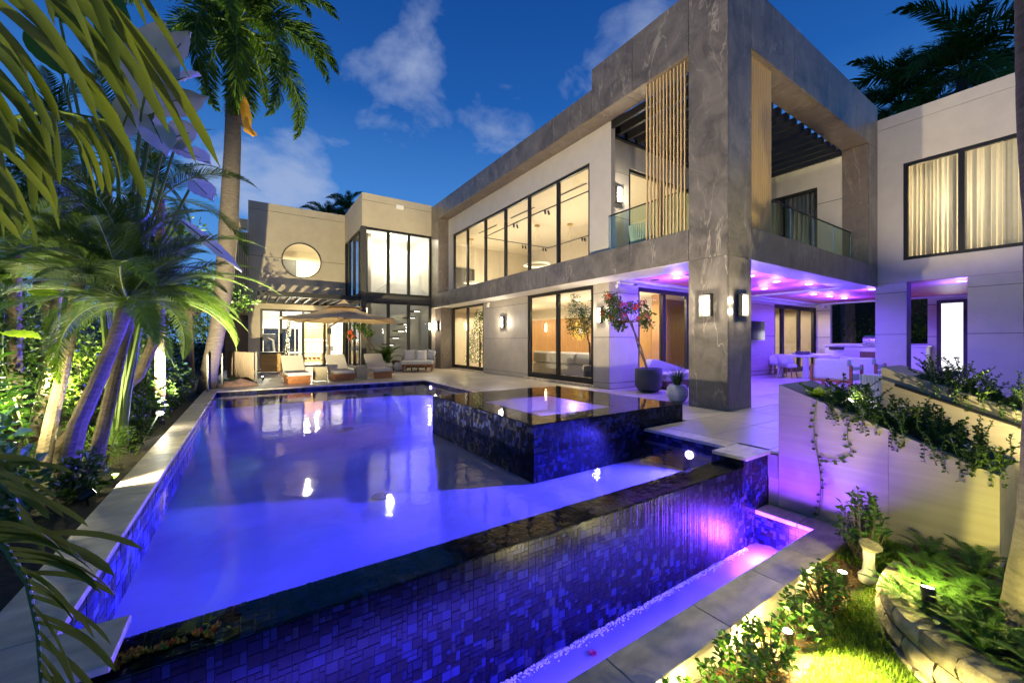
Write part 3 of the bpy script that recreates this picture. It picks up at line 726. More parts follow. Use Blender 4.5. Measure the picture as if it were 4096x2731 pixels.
# far wall of the patio with its long opening and the lit door
hb('wall', 20.9, 21.1, 6.78, 7.3, 0, 2.9, m='stucco_pale'); hb('wall', 20.9, 21.1, 3.83, 6.78, 0, 1.17, m='stucco_pale'); hb('wall', 20.9, 21.1, 3.83, 6.78, 2.86, 2.9, m='stucco_pale')
hb('wall', 20.9, 21.1, 3.60, 3.83, 0, 2.9, m='stucco_pale'); hb('wall', 20.9, 21.1, 2.84, 3.60, 2.74, 2.9, m='stucco_pale'); hb('wall', 20.9, 21.1, -4, 2.84, 0, 2.9, m='stucco_pale')
for z in (1.42, 2.58): hb('joint', 20.885, 20.9, 3.6, 3.83, z, z + .02, m='charcoal'); hb('joint', 20.885, 20.9, 6.785, 7.28, z, z + .02, m='charcoal')
door = MB().box(20.87, 20.96, 2.845, 2.95, 0, 2.74).box(20.87, 20.96, 3.48, 3.595, 0, 2.74).box(20.87, 20.96, 2.95, 3.48, 2.62, 2.74).box(20.87, 20.96, 2.95, 3.48, 0, .2).build('door', 'charcoal', house)
MB().box(20.90, 20.92, 2.95, 3.48, .2, 2.62).build('pane', 'frosted_lit', door)
lamp('AREA', (20.8, 3.2, 1.5), 3, (.9, .88, 1), house, (15, 3.2, 1.2), radius=.6)
# wing
WX = 15.17
stucco_wall_x(WX, 3.19, 3.83, 0, 2.90, 'stucco_pale', .45, (.155, 1.45, 2.62)); stucco_wall_x(WX, -4, 2.07, 0, 2.90, 'stucco_pale', .45, (.155, 1.45, 2.62))
hb('wall', WX + .002, 15.62, 3.832, 3.85, 0, 2.9, m='stucco_pale')
for a, b, c_, d in ((-4, 3.795, 2.90, 3.50), (-4, 1.0, 3.50, 6.19), (3.26, 3.795, 3.50, 6.19), (-4, 3.795, 6.19, 7.30), (-4, 3.795, 7.31, 7.63)):
    hb('wall', WX, 15.35, a, b, c_ + .001, d - .001, m='stucco_pale')
hb('wall', 15.19, 15.35, -4, 3.795, 7.29, 7.32, m='charcoal'); hb('wall', 15.175, 15.35, 3.797, 7.4, 3.4, 7.6, m='stucco_pale')
hb('roof', 15.36, 21.1, -4, 7.4, 7.40, 7.58, m='charcoal'); hb('floor_slab', 15.36, 21.1, -4, 7.4, 2.93, 3.38, m='soffit')
hb('wall', 21.0, 21.1, -4, 7.4, 3.38, 7.4, m='stucco_pale')
glaze('x', 15.25, 1.0, 3.26, 3.50, 6.19, [2.18], .09)
bl = MB()
for i in range(26):
    y = 1.08 + i * .084
    y += rnd.uniform(-.012, .012); a = R(38 + rnd.uniform(-14, 14)); dx, dy = math.sin(a) * .05, math.cos(a) * .05
    vb = MB(); vb.add([(15.48 - dx, y - dy, 3.56), (15.48 + dx, y + dy, 3.56), (15.48 + dx, y + dy, 6.15), (15.48 - dx, y - dy, 6.15)], [(0, 1, 2, 3)]).build('blind_slat', 'blind', house)
hb('room_wall', 18.0, 18.1, -4, 7.3, 3.4, 7.3, m='cream'); hb('room_wall', 15.36, 18.0, -.2, -.1, 3.4, 7.3, m='cream'); hb('room_wall', 15.36, 18.0, 3.7, 3.78, 3.4, 7.3, m='cream')
lamp('POINT', (16.1, 3.2, 5.2), 90, (1, .86, .60), house, radius=.15); lamp('POINT', (16.6, 1.6, 5.6), 12, (1, .78, .42), house, radius=.15)
# balcony
hb('balcony_floor', 7.60, 15.17, 4.38, 7.29, 2.92, 3.40, m='paver')
hb('patio_ceiling', 7.86, 20.9, 4.40, 7.30, 2.885, 2.915, m='wood_ceiling'); hb('patio_ceiling', 15.18, 20.9, -4, 4.395, 2.885, 2.915, m='wood_ceiling')
hb('soffit_strip', 14.85, 15.16, 4.402, 7.28, 2.84, 2.884, m='soffit'); hb('soffit_strip', 7.852, 20.89, 7.06, 7.28, 2.83, 2.884, m='soffit'); hb('soffit_strip', 20.6, 20.89, 2.1, 7.05, 2.83, 2.884, m='soffit'); hb('soffit_strip', 7.852, 8.2, 4.405, 7.05, 2.83, 2.884, m='soffit')
stucco_wall_y(7.29, 7.9, 8.62, 3.42, 6.80, 'stucco_pale', .14, (4.55, 5.75))
hb('wall', 8.62, 14.5, 7.29, 7.43, 5.96, 6.80, m='stucco_pale')
glaze('y', 7.36, 8.62, 14.45, 3.42, 5.96, [10.1, 11.6, 13.0], .08)
hb('wall', 14.472, 14.6, 4.402, 5.02, 3.40, 6.80, m='stucco_pale'); hb('wall', 14.48, 14.6, 5.02, 7.29, 5.96, 6.80, m='stucco_pale'); hb('wall', 14.48, 14.6, 7.0, 7.29, 3.40, 5.96, m='stucco_pale')
hb('joint', 14.468, 14.472, 4.405, 5.02, 5.42, 5.435, m='charcoal')
glaze('x', 14.54, 5.02, 7.0, 3.42, 5.96, [6.0], .08)
for i in range(16):
    y = 5.1 + i * .12; c_ = MB()
    c_.tube([(14.72 + .03 * math.sin(i * 2.1), y, 3.45), (14.72, y + .01 * math.sin(i), 5.9)], .05, 8); c_.build('curtain_fold', 'fabric_white', house)
hb('room_wall', 15.0, 15.1, 4.5, 7.3, 3.4, 6.8, m='cream')
for i in range(16): hb('pergola_slat', 8.02 + i * .42, 8.10 + i * .42, 4.40, 7.285, 6.64, 6.85, m='black')
hb('pergola_beam', 7.92, 14.47, 7.20, 7.285, 6.60, 6.64, m='black'); hb('pergola_beam', 7.61, 7.68, 4.57, 7.0, 6.62, 6.79, m='black')
for y in (5.615, 5.525, 5.435, 5.35, 5.275, 5.195, 5.115, 5.03, 4.95, 4.865, 4.79, 4.71): hb('slat', 7.20, 7.235, y - .014, y + .014, 3.42, 6.80, m='wood_warm')
for i in range(12): hb('slat', 8.02 + i * .082, 8.05 + i * .082, 3.90, 4.02, 3.42, 6.80, m='wood_warm')
# roofs and upper storey interior
hb('roof', 7.60, 15.15, 7.30, 20.2, 6.82, 7.44, m='charcoal'); hb('roof_edge', 7.3, 7.6, 7.2, 17.6, 7.502, 7.56, m='charcoal')
hb('ceiling', 7.76, 14.4, 7.45, 20.1, 6.56, 6.80, m='ceiling_warm'); hb('floor_slab', 7.61, 15.1, 7.45, 20.1, 2.90, 3.42, m='ceiling_warm')
hb('room_wall', 14.4, 14.5, 7.45, 20.1, 3.42, 6.8, m='cream'); hb('room_wall', 7.9, 14.4, 20.0, 20.1, 3.42, 6.56, m='cream')
hb('room_wall', 8.4, 10.6, 19.9, 19.99, 3.5, 5.3, m='charcoal'); hb('pillar', 12.3, 12.6, 12.2, 12.5, 3.42, 6.56, m='wood_wall')
# lower storey interior
hb('floor', 8.0, 21.0, 7.45, 20.1, -.02, .012, m='floor_in'); hb('ceiling', 8.0, 21.0, 7.45, 20.1, 2.86, 2.899, m='ceiling_warm')
for i in range(9): hb('wood_panel', 12.6, 12.7, 9.6 + i * 1.15, 10.74 + i * 1.15, .012, 2.35, m='wood_wall')
hb('room_wall', 12.62, 12.75, 9.5, 20.1, 2.35, 2.86, m='cream'); hb('room_wall', 8.0, 12.6, 20.0, 20.1, 0, 2.86, m='cream')
for i in range(5): hb('wood_panel', 13.4 + i * 1.2, 14.59 + i * 1.2, 9.5, 9.6, .012, 2.86, m='wood_wall')
hb('room_wall', 12.75, 21, 9.62, 9.7, 0, 2.86, m='wood_wall'); hb('pillar', 11.7, 12.0, 8.6, 8.9, 0, 2.86, m='wood_wall')
hb('room_wall', 20.88, 20.98, 7.45, 9.6, 0, 2.86, m='cream')
def room_light(x, y, z, e_, c=(1, .80, .50), up=False):
    if up: lamp('POINT', (x, y, z), e_, c, house, radius=.06)
    else:
        lamp('SPOT', (x, y, z), e_, c, house, (x, y, 0), 172, .2, .035)
        MB().lathe([(.07, 0), (.07, .012), (.001, .012)], 14, (x, y, z + .02)).build('ceiling_spot', 'lamp_warm', house)
for x, y in ((9.6, 8.6), (10.6, 11.5), (9.8, 15.0), (10.6, 18.2)): room_light(x, y, 2.82, 130)
for x, y in ((10.5, 9.2), (10.8, 12.4), (10.8, 15.6), (10.2, 18.6)): room_light(x, y, 3.75, 84, (1, .84, .58), True)  # upstairs: unseen point lights below the sill, added to brighten the ceiling
room_light(18.6, 8.5, 2.82, 110)
# stair tower
hb('wall', 4.0, 7.12, 17.65, 17.8, 6.16, 7.28, m='stucco'); hb('wall', 4.0, 7.12, 17.65, 17.8, 7.295, 7.60, m='stucco'); hb('wall', 4.02, 7.12, 17.67, 17.8, 7.27, 7.30, m='charcoal')
hb('wall', 4.0, 4.15, 17.80, 21.3, 6.16, 7.28, m='stucco'); hb('wall', 4.0, 4.15, 17.80, 21.3, 7.295, 7.60, m='stucco'); hb('wall', 4.02, 4.15, 17.80, 21.3, 7.27, 7.30, m='charcoal')
hb('roof', 4.15, 7.9, 17.8, 21.6, 7.2, 7.4, m='charcoal')
glaze('y', 17.72, 4.0, 7.12, 3.28, 6.16, [5.12, 6.04], .10, .12); glaze('y', 17.72, 4.0, 7.12, .05, 3.0, [5.12, 6.04], .10, .12, glass='glass_tint')
hb('spandrel', 4.0, 7.12, 17.64, 17.78, 3.0, 3.28, m='charcoal'); hb('corner_post', 3.95, 4.16, 17.60, 17.82, 0, 6.16, m='charcoal')
glaze('x', 4.07, 17.83, 21.3, 3.28, 6.16, [18.35, 19.5, 20.5], .09, .12); glaze('x', 4.07, 17.83, 21.3, .05, 3.0, [18.35, 19.5, 20.5], .09, .12); hb('spandrel', 4.0, 4.14, 17.83, 21.3, 3.0, 3.28, m='charcoal')
hb('room_wall', 4.7, 7.9, 20.6, 20.7, 0, 7.0, m='white'); hb('room_wall', 7.2, 7.3, 17.82, 20.6, 0, 7.0, m='white'); hb('ceiling', 4.15, 7.2, 17.82, 21.6, 6.4, 6.5, m='white'); hb('room_wall', 4.7, 4.85, 19.6, 20.6, 0, 6.4, m='cream')
hb('floor', 4.16, 7.2, 17.82, 21.6, -.02, .012, m='floor_in')
for i in range(8):
    tr_ = hb('stair_tread', 4.9 + i * .26, 5.25 + i * .26, 18.9, 19.9, .42 + i * .33, .48 + i * .33, m='wood_dark')
    MB().box(4.92 + i * .26, 5.2 + i * .26, 18.92, 18.97, .412 + i * .33, .419 + i * .33).build('tread_light', 'lamp_white', tr_)
MB().tube([(5.3, 20.45, 3.75), (6.6, 20.45, 4.75)], .022, 8).tube([(5.5, 20.45, 3.9), (5.5, 20.58, 3.9)], .015, 6).tube([(6.4, 20.45, 4.6), (6.4, 20.58, 4.6)], .015, 6).build('handrail', 'steel', house)
lamp('SPOT', (5.9, 20.2, 6.35), 90, (1, .93, .78), house, (5.9, 20.6, 5.0), 75, .7); lamp('SPOT', (6.9, 20.2, 6.35), 90, (1, .93, .78), house, (6.9, 20.6, 5.0), 75, .7)
room_light(5.6, 19.0, 6.36, 95, (1, .90, .70)); room_light(4.5, 20.0, 2.9, 24, (1, .88, .68))
hb('scupper', 5.45, 5.78, 17.60, 17.649, 7.15, 7.33, m='white')
# left building with the round window
YW = 21.3
def circle_wall(name, y0, y1, x0, x1, z0, z1, cx_, cz_, r_, m):
    mb = MB(); n = 48; ring = [(cx_ + r_ * math.cos(2 * math.pi * i / n), cz_ + r_ * math.sin(2 * math.pi * i / n)) for i in range(n)]
    def edge(t_):
        dx, dz = math.cos(t_), math.sin(t_); s = 1e9
        if dx > 1e-9: s = min(s, (x1 - cx_) / dx)
        if dx < -1e-9: s = min(s, (x0 - cx_) / dx)
        if dz > 1e-9: s = min(s, (z1 - cz_) / dz)
        if dz < -1e-9: s = min(s, (z0 - cz_) / dz)
        return cx_ + dx * s, cz_ + dz * s
    angs = [2 * math.pi * i / n for i in range(n)]
    cor = [math.atan2(z1 - cz_, x1 - cx_), math.atan2(z1 - cz_, x0 - cx_), math.atan2(z0 - cz_, x0 - cx_) % (2 * math.pi), math.atan2(z0 - cz_, x1 - cx_) % (2 * math.pi)]
    angs = sorted(set(angs + cor)); k = len(angs)
    for y, flip in ((y0, False), (y1, True)):
        o = len(mb.v)
        for t_ in angs: mb.v.append((cx_ + r_ * math.cos(t_), y, cz_ + r_ * math.sin(t_)))
        for t_ in angs: ex, ez = edge(t_); mb.v.append((ex, y, ez))
        for i in range(k):
            j = (i + 1) % k; f = (o + i, o + k + i, o + k + j, o + j); mb.f.append(f if flip else tuple(reversed(f))); mb.m.append(0)
    for i in range(k):
        j = (i + 1) % k; mb.f.append((i, 2 * k + i, 2 * k + j, j)); mb.m.append(0); mb.f.append((k + i, k + j, 3 * k + j, 3 * k + i)); mb.m.append(0)
    return mb.build(name, m, house)
circle_wall('wall', YW, YW + .2, -.05, 4.0, 3.12, 7.20, 2.08, 5.08, .83, 'stucco')
hb('wall', -.05, 4.0, YW, YW + .2, 7.215, 7.56, m='stucco'); hb('wall', -.03, 4.0, YW + .02, YW + .2, 7.19, 7.22, m='charcoal'); hb('wall', -.05, 4.0, YW, YW + .2, 2.74, 3.118, m='stucco')
hb('wall', -.05, .15, YW + .2, 27, 0, 7.56, m='stucco'); hb('wall', -.05, .4, YW, YW + .2, 0, 2.738, m='stucco')
rg = MB(); n = 48
for i in range(n):
    a, b = 2 * math.pi * i / n, 2 * math.pi * (i + 1) / n
    for r0, r1, ya, yb in ((.80, .845, YW - .03, YW + .05),):
        P_ = lambda r_, t_, y: (2.08 + r_ * math.cos(t_), y, 5.08 + r_ * math.sin(t_))
        rg.add([P_(r0, a, ya), P_(r0, b, ya), P_(r1, b, ya), P_(r1, a, ya), P_(r0, a, yb), P_(r0, b, yb), P_(r1, b, yb), P_(r1, a, yb)], [(0, 1, 2, 3), (0, 4, 5, 1), (3, 2, 6, 7), (4, 7, 6, 5)])
rw_ = rg.build('round_window', 'black', house)
MB().add([(2.08 + .81 * math.cos(2 * math.pi * i / n), YW + .02, 5.08 + .81 * math.sin(2 * math.pi * i / n)) for i in range(n)], [tuple(reversed(range(n)))]).build('pane', 'glass', rw_)
for z in (5.11,): hb('joint', -.05, 1.24, YW - .004, YW, z, z + .018, m='charcoal'); hb('joint', 2.93, 3.99, YW - .004, YW, z, z + .018, m='charcoal')
glaze('y', YW + .08, .4, 4.0, .03, 2.74, [1.22, 2.14, 3.07], .10, .14, name='sliding_door')
hb('room_wall', .15, 4.1, 26.5, 26.6, 3.2, 7.2, m='cream'); hb('ceiling', .15, 4.1, YW + .2, 26.6, 6.5, 6.6, m='cream'); hb('floor_slab', .15, 4.1, YW + .2, 26.6, 2.85, 3.2, m='white'); hb('room_wall', 3.95, 4.1, YW + .22, 26.5, 3.2, 6.5, m='cream')
hb('picture_panel', .9, 2.3, 26.44, 26.49, 3.3, 6.0, m='charcoal')
room_light(2.6, 24.0, 6.46, 430, (1, .88, .58))
hb('floor', .15, 4.0, YW + .2, 26.6, -.02, .012, m='white'); hb('room_wall', 3.98, 4.1, YW + .22, 26.6, 0, 2.85, m='white'); hb('room_wall', .15, 4.0, 26.5, 26.6, 2.0, 2.85, m='white')
hb('back_window', .15, 2.4, 26.5, 26.55, 0, 2.0, m='screen'); hb('room_wall', 2.4, 4.0, 26.5, 26.6, 0, 2.0, m='white')
for x in (.6, 1.4, 2.2): hb('back_mullion', x, x + .06, 26.46, 26.5, 0, 2.0, m='stucco_pale')
for i in range(9): hb('sauna_board', 2.5, 3.7, 25.0, 25.08, 1.5 + i * .14, 1.62 + i * .14, m='wood_box')
hb('sauna_wall', 2.5, 3.7, 25.09, 25.15, 0, 2.8, m='wood_warm'); MB().box(2.5, 3.7, 24.97, 24.99, 1.30, 1.33).build('shelf_light', 'lamp_warm', house)
room_light(1.4, 23.8, 2.8, 380, (1, .93, .72)); room_light(3.0, 23.2, 2.8, 380, (1, .93, .72))
lamp('AREA', (2.0, 23.6, 1.9), 130, (1, .95, .80), house, (2.0, 23.6, 3), radius=1.2)  # unseen upward light added to brighten the gym ceiling
lamp('AREA', (5.8, 19.2, 4.6), 40, (1, .92, .74), house, (5.8, 19.2, 7), radius=.8)  # unseen upward light added for the tower ceiling
for y_ in (8.8, 11.6, 15.2): lamp('AREA', (10.4, y_, 1.2), 26, (1, .84, .56), house, (10.4, y_, 3), radius=.8)  # unseen upward lights added for the living room ceiling
# side tower of the left building: vertical cedar screen
for i in range(9): hb('slat', -.62 + i * .065, -.585 + i * .065, 21.0, 21.1, 2.4, 6.2, m='wood_warm')
hb('slat_frame', -.66, -.06, 20.98, 21.3, 6.2, 6.6, m='wood_warm'); hb('wall', -.9, -.05, 21.35, 21.5, 0, 6.1, m='wood_dark')
# pergola over the far terrace
pg = thing('pergola', 'black metal pergola with open slats under the round window', 'pergola', (2.2, 19.5, 3), world=True)
box('beam', .25, 3.94, 17.70, 17.82, 2.98, 3.18, 'black', pg); box('beam', .25, 3.94, 21.1, 21.29, 2.98, 3.18, 'black', pg)
box('beam', .25, .37, 17.83, 21.09, 2.98, 3.18, 'black', pg); box('beam', 3.80, 3.94, 17.83, 21.09, 2.98, 3.18, 'black', pg)
for i in range(9): box('slat', .60 + i * .36, .66 + i * .36, 17.83, 21.09, 2.99, 3.15, 'charcoal', pg)
lamp('POINT', (2.2, 20.6, 2.5), 14, (1, .85, .55), house, radius=.1)

# glass railings of the balcony
def railing(label, pts, z0, z1):
    r = thing('glass_railing', label, 'railing', tuple(pts[0]) + (z0,), group='balcony railings', world=True)
    for (ax, ay), (bx_, by) in zip(pts, pts[1:]):
        n = max(1, round(math.hypot(bx_ - ax, by - ay) / 1.25))
        for i in range(n):
            p = Vector((ax + (bx_ - ax) * i / n, ay + (by - ay) * i / n, 0)); q = Vector((ax + (bx_ - ax) * (i + 1) / n, ay + (by - ay) * (i + 1) / n, 0)); d = (q - p).normalized() * .008
            p += d; q -= d
            MB().add([p + Vector((0, 0, z0)), q + Vector((0, 0, z0)), q + Vector((0, 0, z1)), p + Vector((0, 0, z1))], [(0, 1, 2, 3)]).build('pane', 'glass_rail', r)
            MB().tube([q + Vector((0, 0, z0)), q + Vector((0, 0, z1))], .008, 6).build('edge_post', 'steel', r)
        MB().tube([(ax, ay, z1 + .012), (bx_, by, z1 + .012)], .018, 8).build('rail', 'black', r)
    return r
railing('clear glass balcony railing behind the pool side cedar slats', [(7.5, 4.6), (7.5, 6.98)], 3.42, 4.36)
railing('green tinted glass balcony railing over the patio', [(8.0, 4.2), (14.44, 4.2)], 3.42, 4.36)
# ------------------------------------------------------------------ lamps
def sconce(label, c, n, h=.40, e_=18, w_=.11):
    """wall lamp on a wall at c whose outward normal is n"""
    t = thing('wall_lamp', label, 'wall lamp', c, group='wall lamps', world=True)
    c = Vector(c); n = Vector(n); s = Vector((-n.y, n.x, 0)); U = Vector((0, 0, 1))
    def bx(mb, a0, a1, d0, d1, z0, z1):
        vs = [c + s * a + n * d + U * z for z in (z0, z1) for a, d in ((a0, d0), (a1, d0), (a1, d1), (a0, d1))]
        mb.add(vs, [(3, 2, 1, 0), (4, 5, 6, 7), (0, 1, 5, 4), (1, 2, 6, 5), (2, 3, 7, 6), (3, 0, 4, 7)])
    mb = MB(); hh = h / 2
    bx(mb, -w_, w_, .002, .012, -hh, hh); bx(mb, -w_, -w_ + .02, .012, .10, -hh, hh); bx(mb, w_ - .02, w_, .012, .10, -hh, hh)
    bx(mb, -w_ + .02, w_ - .02, .012, .10, hh - .02, hh); bx(mb, -w_ + .02, w_ - .02, .012, .10, -hh, -hh + .02); mb.build('bracket', 'charcoal', t)
    mb = MB(); bx(mb, -.038, .038, .03, .095, -hh + .03, hh - .03); mb.build('light_tube', 'lamp_white', t)
    for dz in (-.1, .1): lamp('POINT', c + n * .16 + U * dz, e_ / 2, (1.0, .88, .66), t, radius=.04)
    return t
sconce('wall lamp on the pool face of the corner column', (7.10, 4.18, 1.91), (-1, 0, 0))
sconce('wall lamp on the garden face of the corner column', (7.52, 3.80, 1.91), (0, -1, 0))
sconce('wall lamp between the two sliding doors', (7.85, 12.48, 1.96), (-1, 0, 0), .42)
sconce('wall lamp beside the bougainvillea', (7.85, 7.58, 1.95), (-1, 0, 0), .42, 14, .075)
sconce('wall lamp on the stone pier by the daybed', (7.30, 17.3, 1.97), (-1, 0, 0), .42, 10, .08)
sconce('wall lamp on the stair tower frame by the daybed', (6.98, 17.64, 1.96), (0, -1, 0), .34, 8, .06)
sconce('wall lamp up on the balcony wall', (8.15, 7.29, 5.12), (0, -1, 0), .42, 20)
def downlight(x, y, z, label, e_, c, m='lamp_blue', r=.085, size=165):
    t = thing('ceiling_light', label, 'ceiling light', (x, y, z), group='recessed patio lights', world=True)
    MB().lathe([(r * 1.3, -.004), (r * 1.3, 0), (r, 0), (r, -.010)], 20, (x, y, z)).build('trim_ring', 'steel', t)
    lamp('AREA', (x, y, z - .34), e_ * .36, c, t, (x, y, z), radius=.25)  # unseen upward light added to brighten the ceiling around the disc
    MB().lathe([(.001, -.011), (r * .98, -.011), (r * .98, -.008), (.001, -.008)], 20, (x, y, z)).build('light_disc', m, t)
    lamp('SPOT', (x, y, z - .02), e_, c, t, (x, y, 0), size, .35, .07)
PAT = (.095, .052, 1.0)
for i, (x, y, lb) in enumerate(((11.98, 5.09, 'patio light closest to the corner column, over the open floor'), (13.29, 5.98, 'patio light over the television side'), (13.25, 4.80, 'patio light near the garden side beam'),
        (16.33, 5.77, 'patio light over the near end of the dining table'), (17.54, 5.71, 'patio light over the middle of the dining table'), (18.71, 5.63, 'patio light over the far end of the dining table'),
        (16.27, 4.21, 'patio light beside the white pier'), (9.13, 6.19, 'patio light above the bougainvillea pot'), (10.4, 5.0, 'patio light hidden behind the corner column'))):
    downlight(x, y, 2.884, lb, 215 if i == 7 else 125, PAT)
downlight(16.1, 2.3, 2.884, 'lone light in the ceiling over the lit door', 95, PAT)
for x, y, lb in ((9.0, 6.75, 'black speaker grille next to the bougainvillea light'), (9.0, 5.75, 'black vent next to the speaker grille')):
    o = MB().lathe([(.11, -.012), (.11, 0), (.05, 0), (.05, -.012)], 20, (x, y, 2.884)).build('ceiling_vent', 'black'); tag(o, lb, 'vent')
for x, y, z, lb in ((7.80, 13.5, 2.66, 'white security camera over the lamp between the sliding doors'), (8.1, 7.2, 2.72, 'white security camera on the violet wall by the bougainvillea'), (20.5, 6.9, 2.72, 'white security camera at the far patio corner')):
    t = thing('security_camera', lb, 'camera', (x, y, z), world=True)
    MB().lathe([(.05, .10), (.055, .05), (.03, .03), (.03, .02)], 16, (x, y, z)).build('mount', 'white', t); MB().lathe([(.03, -.07), (.058, -.03), (.06, .02), (.02, .05)], 16, (x - .03, y, z - .01)).build('housing', 'white', t)
    MB().lathe([(.01, -.085), (.028, -.072), (.03, -.06)], 12, (x - .03, y, z - .01)).build('lens', 'black', t)

# ------------------------------------------------------------------ terrace furniture
def lounger():
    t = thing('sun_lounger', 'teak sun lounger', 'sun lounger', group='loungers by the far pool end')
    mb = MB(); mb.bbox(-.30, .30, .02, .05, 0, .17, .004).bbox(-.30, .30, 1.05, 1.08, 0, .17, .004).bbox(-.30, -.27, .052, 1.048, 0, .17, .004).bbox(.27, .30, .052, 1.048, 0, .17, .004); mb.build('plinth', 'wood_teak', t)
    mb = MB(); mb.bbox(-.34, .34, -.02, .04, .172, .225, .004).bbox(-.34, -.29, .042, 1.75, .172, .225, .004).bbox(.29, .34, .042, 1.75, .172, .225, .004); mb.build('frame', 'wood_teak', t)
    for i in range(9): box('slat', -.288, .288, .10 + i * .115, .18 + i * .115, .18, .21, 'wood_teak', t)
    ang = R(38); ca, sa = math.cos(ang), math.sin(ang)
    def prof(off):  # seat then raised back, as a bent slab
        return [(-.03, .228 + off), (.92, .225 + off), (1.02, .235 + off), (1.02 + .80 * ca, .235 + .80 * sa + off)]
    mb = MB(); P_ = prof(0); n = len(P_); th = .10
    vs = []
    for x in (-.315, .315):
        for y, z in P_: vs.append((x, y, z))
        for i, (y, z) in enumerate(P_):
            if i < 2: vs.append((x, y, z + th))
            elif i == 2: vs.append((x, y - .04, z + th * .98))
            else: vs.append((x, y - sa * th, z + ca * th))
    for i in range(n - 1):
        mb_f = [(i, n + i, n + i + 1, i + 1), (2 * n + i, 2 * n + i + 1, 3 * n + i + 1, 3 * n + i), (n + i, 3 * n + i, 3 * n + i + 1, n + i + 1), (i, i + 1, 2 * n + i + 1, 2 * n + i)]
        mb.f += mb_f; mb.m += [0] * 4
    mb.f += [(0, 2 * n, 3 * n, n), (n - 1, 2 * n - 1, 4 * n - 1, 3 * n - 1)]; mb.m += [0, 0]; mb.v = vs
    o = mb.build('cushion', 'fabric_grey', t)
    b = o.modifiers.new('b', 'BEVEL'); b.width = .022; b.segments = 3
    return t
L0 = lounger(); L0.location = (1.24, 13.32, 0); L0.rotation_euler = (0, 0, R(3)); L0['label'] = 'teak sun lounger next to the pine storage cart'
copy_tree(L0, (2.52, 13.48, 0), R(1), 'teak sun lounger in the middle, between the two woven side tables'); copy_tree(L0, (3.78, 13.66, 0), R(-2), 'teak sun lounger closest to the daybed')
def side_table(x, y, rz, lb):
    t = thing('side_table', lb, 'side table', (x, y, 0), R(rz), 'woven side tables')
    mb = MB(); mb.bbox(-.17, .17, -.16, -.145, .03, .42, .005).bbox(-.17, .17, .145, .16, .03, .42, .005).bbox(-.17, -.155, -.145, .145, .03, .42, .005).bbox(.155, .17, -.145, .145, .03, .42, .005).build('weave_body', 'wicker', t)
    MB().bbox(-.18, .18, -.17, .17, .42, .445, .008).build('top', 'wicker', t)
    for sx in (-1, 1):
        for sy in (-1, 1): MB().tube([(sx * .165, sy * .155, 0), (sx * .165, sy * .155, .42)], .014, 8).build('leg', 'fabric_taupe', t)
side_table(1.86, 13.85, 6, 'woven side table between the cart side lounger and the middle lounger'); side_table(3.12, 13.98, 2, 'woven side table between the middle lounger and the daybed side lounger')
# cantilever umbrella
um = thing('umbrella', 'taupe two tier cantilever umbrella over the sun loungers', 'umbrella', (2.9, 15.6, 0), world=True)
UC = Vector((2.9, 15.6, 0)); hh = 2.53; a0 = R(27)
cor = [Vector((hh * math.cos(a0 + i * math.pi / 2), hh * math.sin(a0 + i * math.pi / 2), 2.02)) + UC for i in range(4)]
mb = MB(); top = UC + Vector((0, 0, 2.60))
def canopy(mb, corners, apex, inner, sag=.05, seg=6):
    for i in range(4):
        A, B = corners[i], corners[(i + 1) % 4]; mid = (A + B) / 2 + Vector((0, 0, .015))
        for P_, Q_ in ((A, mid), (mid, B)):
            o = len(mb.v)
            for s_ in range(seg + 1):
                f = inner + (1 - inner) * s_ / seg
                for q in range(seg + 1):
                    e = P_.lerp(Q_, q / seg); p = apex.lerp(e, f); p.z -= sag * math.sin(math.pi * q / seg) * f + .10 * math.sin(math.pi * f); p.z += .10 * 0
                    mb.v.append(tuple(p))
            for s_ in range(seg):
                for q in range(seg):
                    k = o + s_ * (seg + 1) + q; mb.f.append((k, k + 1, k + seg + 2, k + seg + 1)); mb.m.append(0)
canopy(mb, cor, top + Vector((0, 0, .04)), .20)
mb.build('canopy', 'fabric_taupe', um, smooth=True)
mb = MB(); canopy(mb, [Vector((UC.x + (c.x - UC.x) * .34, UC.y + (c.y - UC.y) * .34, 2.50)) for c in cor], UC + Vector((0, 0, 2.80)), .02, .02); mb.build('vent_canopy', 'fabric_taupe', um, smooth=True)
for i in range(8):
    e = cor[i // 2] if i % 2 == 0 else (cor[i // 2] + cor[(i // 2 + 1) % 4]) / 2
    MB().tube([UC + Vector((0, 0, 2.44)), UC.lerp(e, .5) + Vector((0, 0, 1.16)) - Vector((0, 0, .02)), e - Vector((0, 0, .02))], .013, 6).build('rib', 'wood_dark', um)
    MB().tube([UC + Vector((0, 0, 2.05)), UC.lerp(e, .33) + Vector((0, 0, 2.20 - .68))], .011, 6).build('strut', 'wood_dark', um)
MB().tube([UC + Vector((0, 0, 1.98)), UC + Vector((0, 0, 2.6))], .028, 10).build('hub', 'wood_dark', um)
mast = Vector((2.72, 17.7, 0))
MB().tube([mast, mast + Vector((0, 0, 1.70)), mast + Vector((.0, -.12, 1.86)), UC + Vector((-.03, .8, 2.02)), UC + Vector((0, 0, 2.06))], .04, 10).build('mast', 'wood_dark', um)
MB().bbox(mast.x - .07, mast.x + .07, mast.y - .09, mast.y + .05, 1.55, 1.80, .02).build('crank', 'black', um)
MB().bbox(mast.x - .4, mast.x + .4, mast.y - .4, mast.y + .4, 0, .08, .02).build('base', 'charcoal', um)
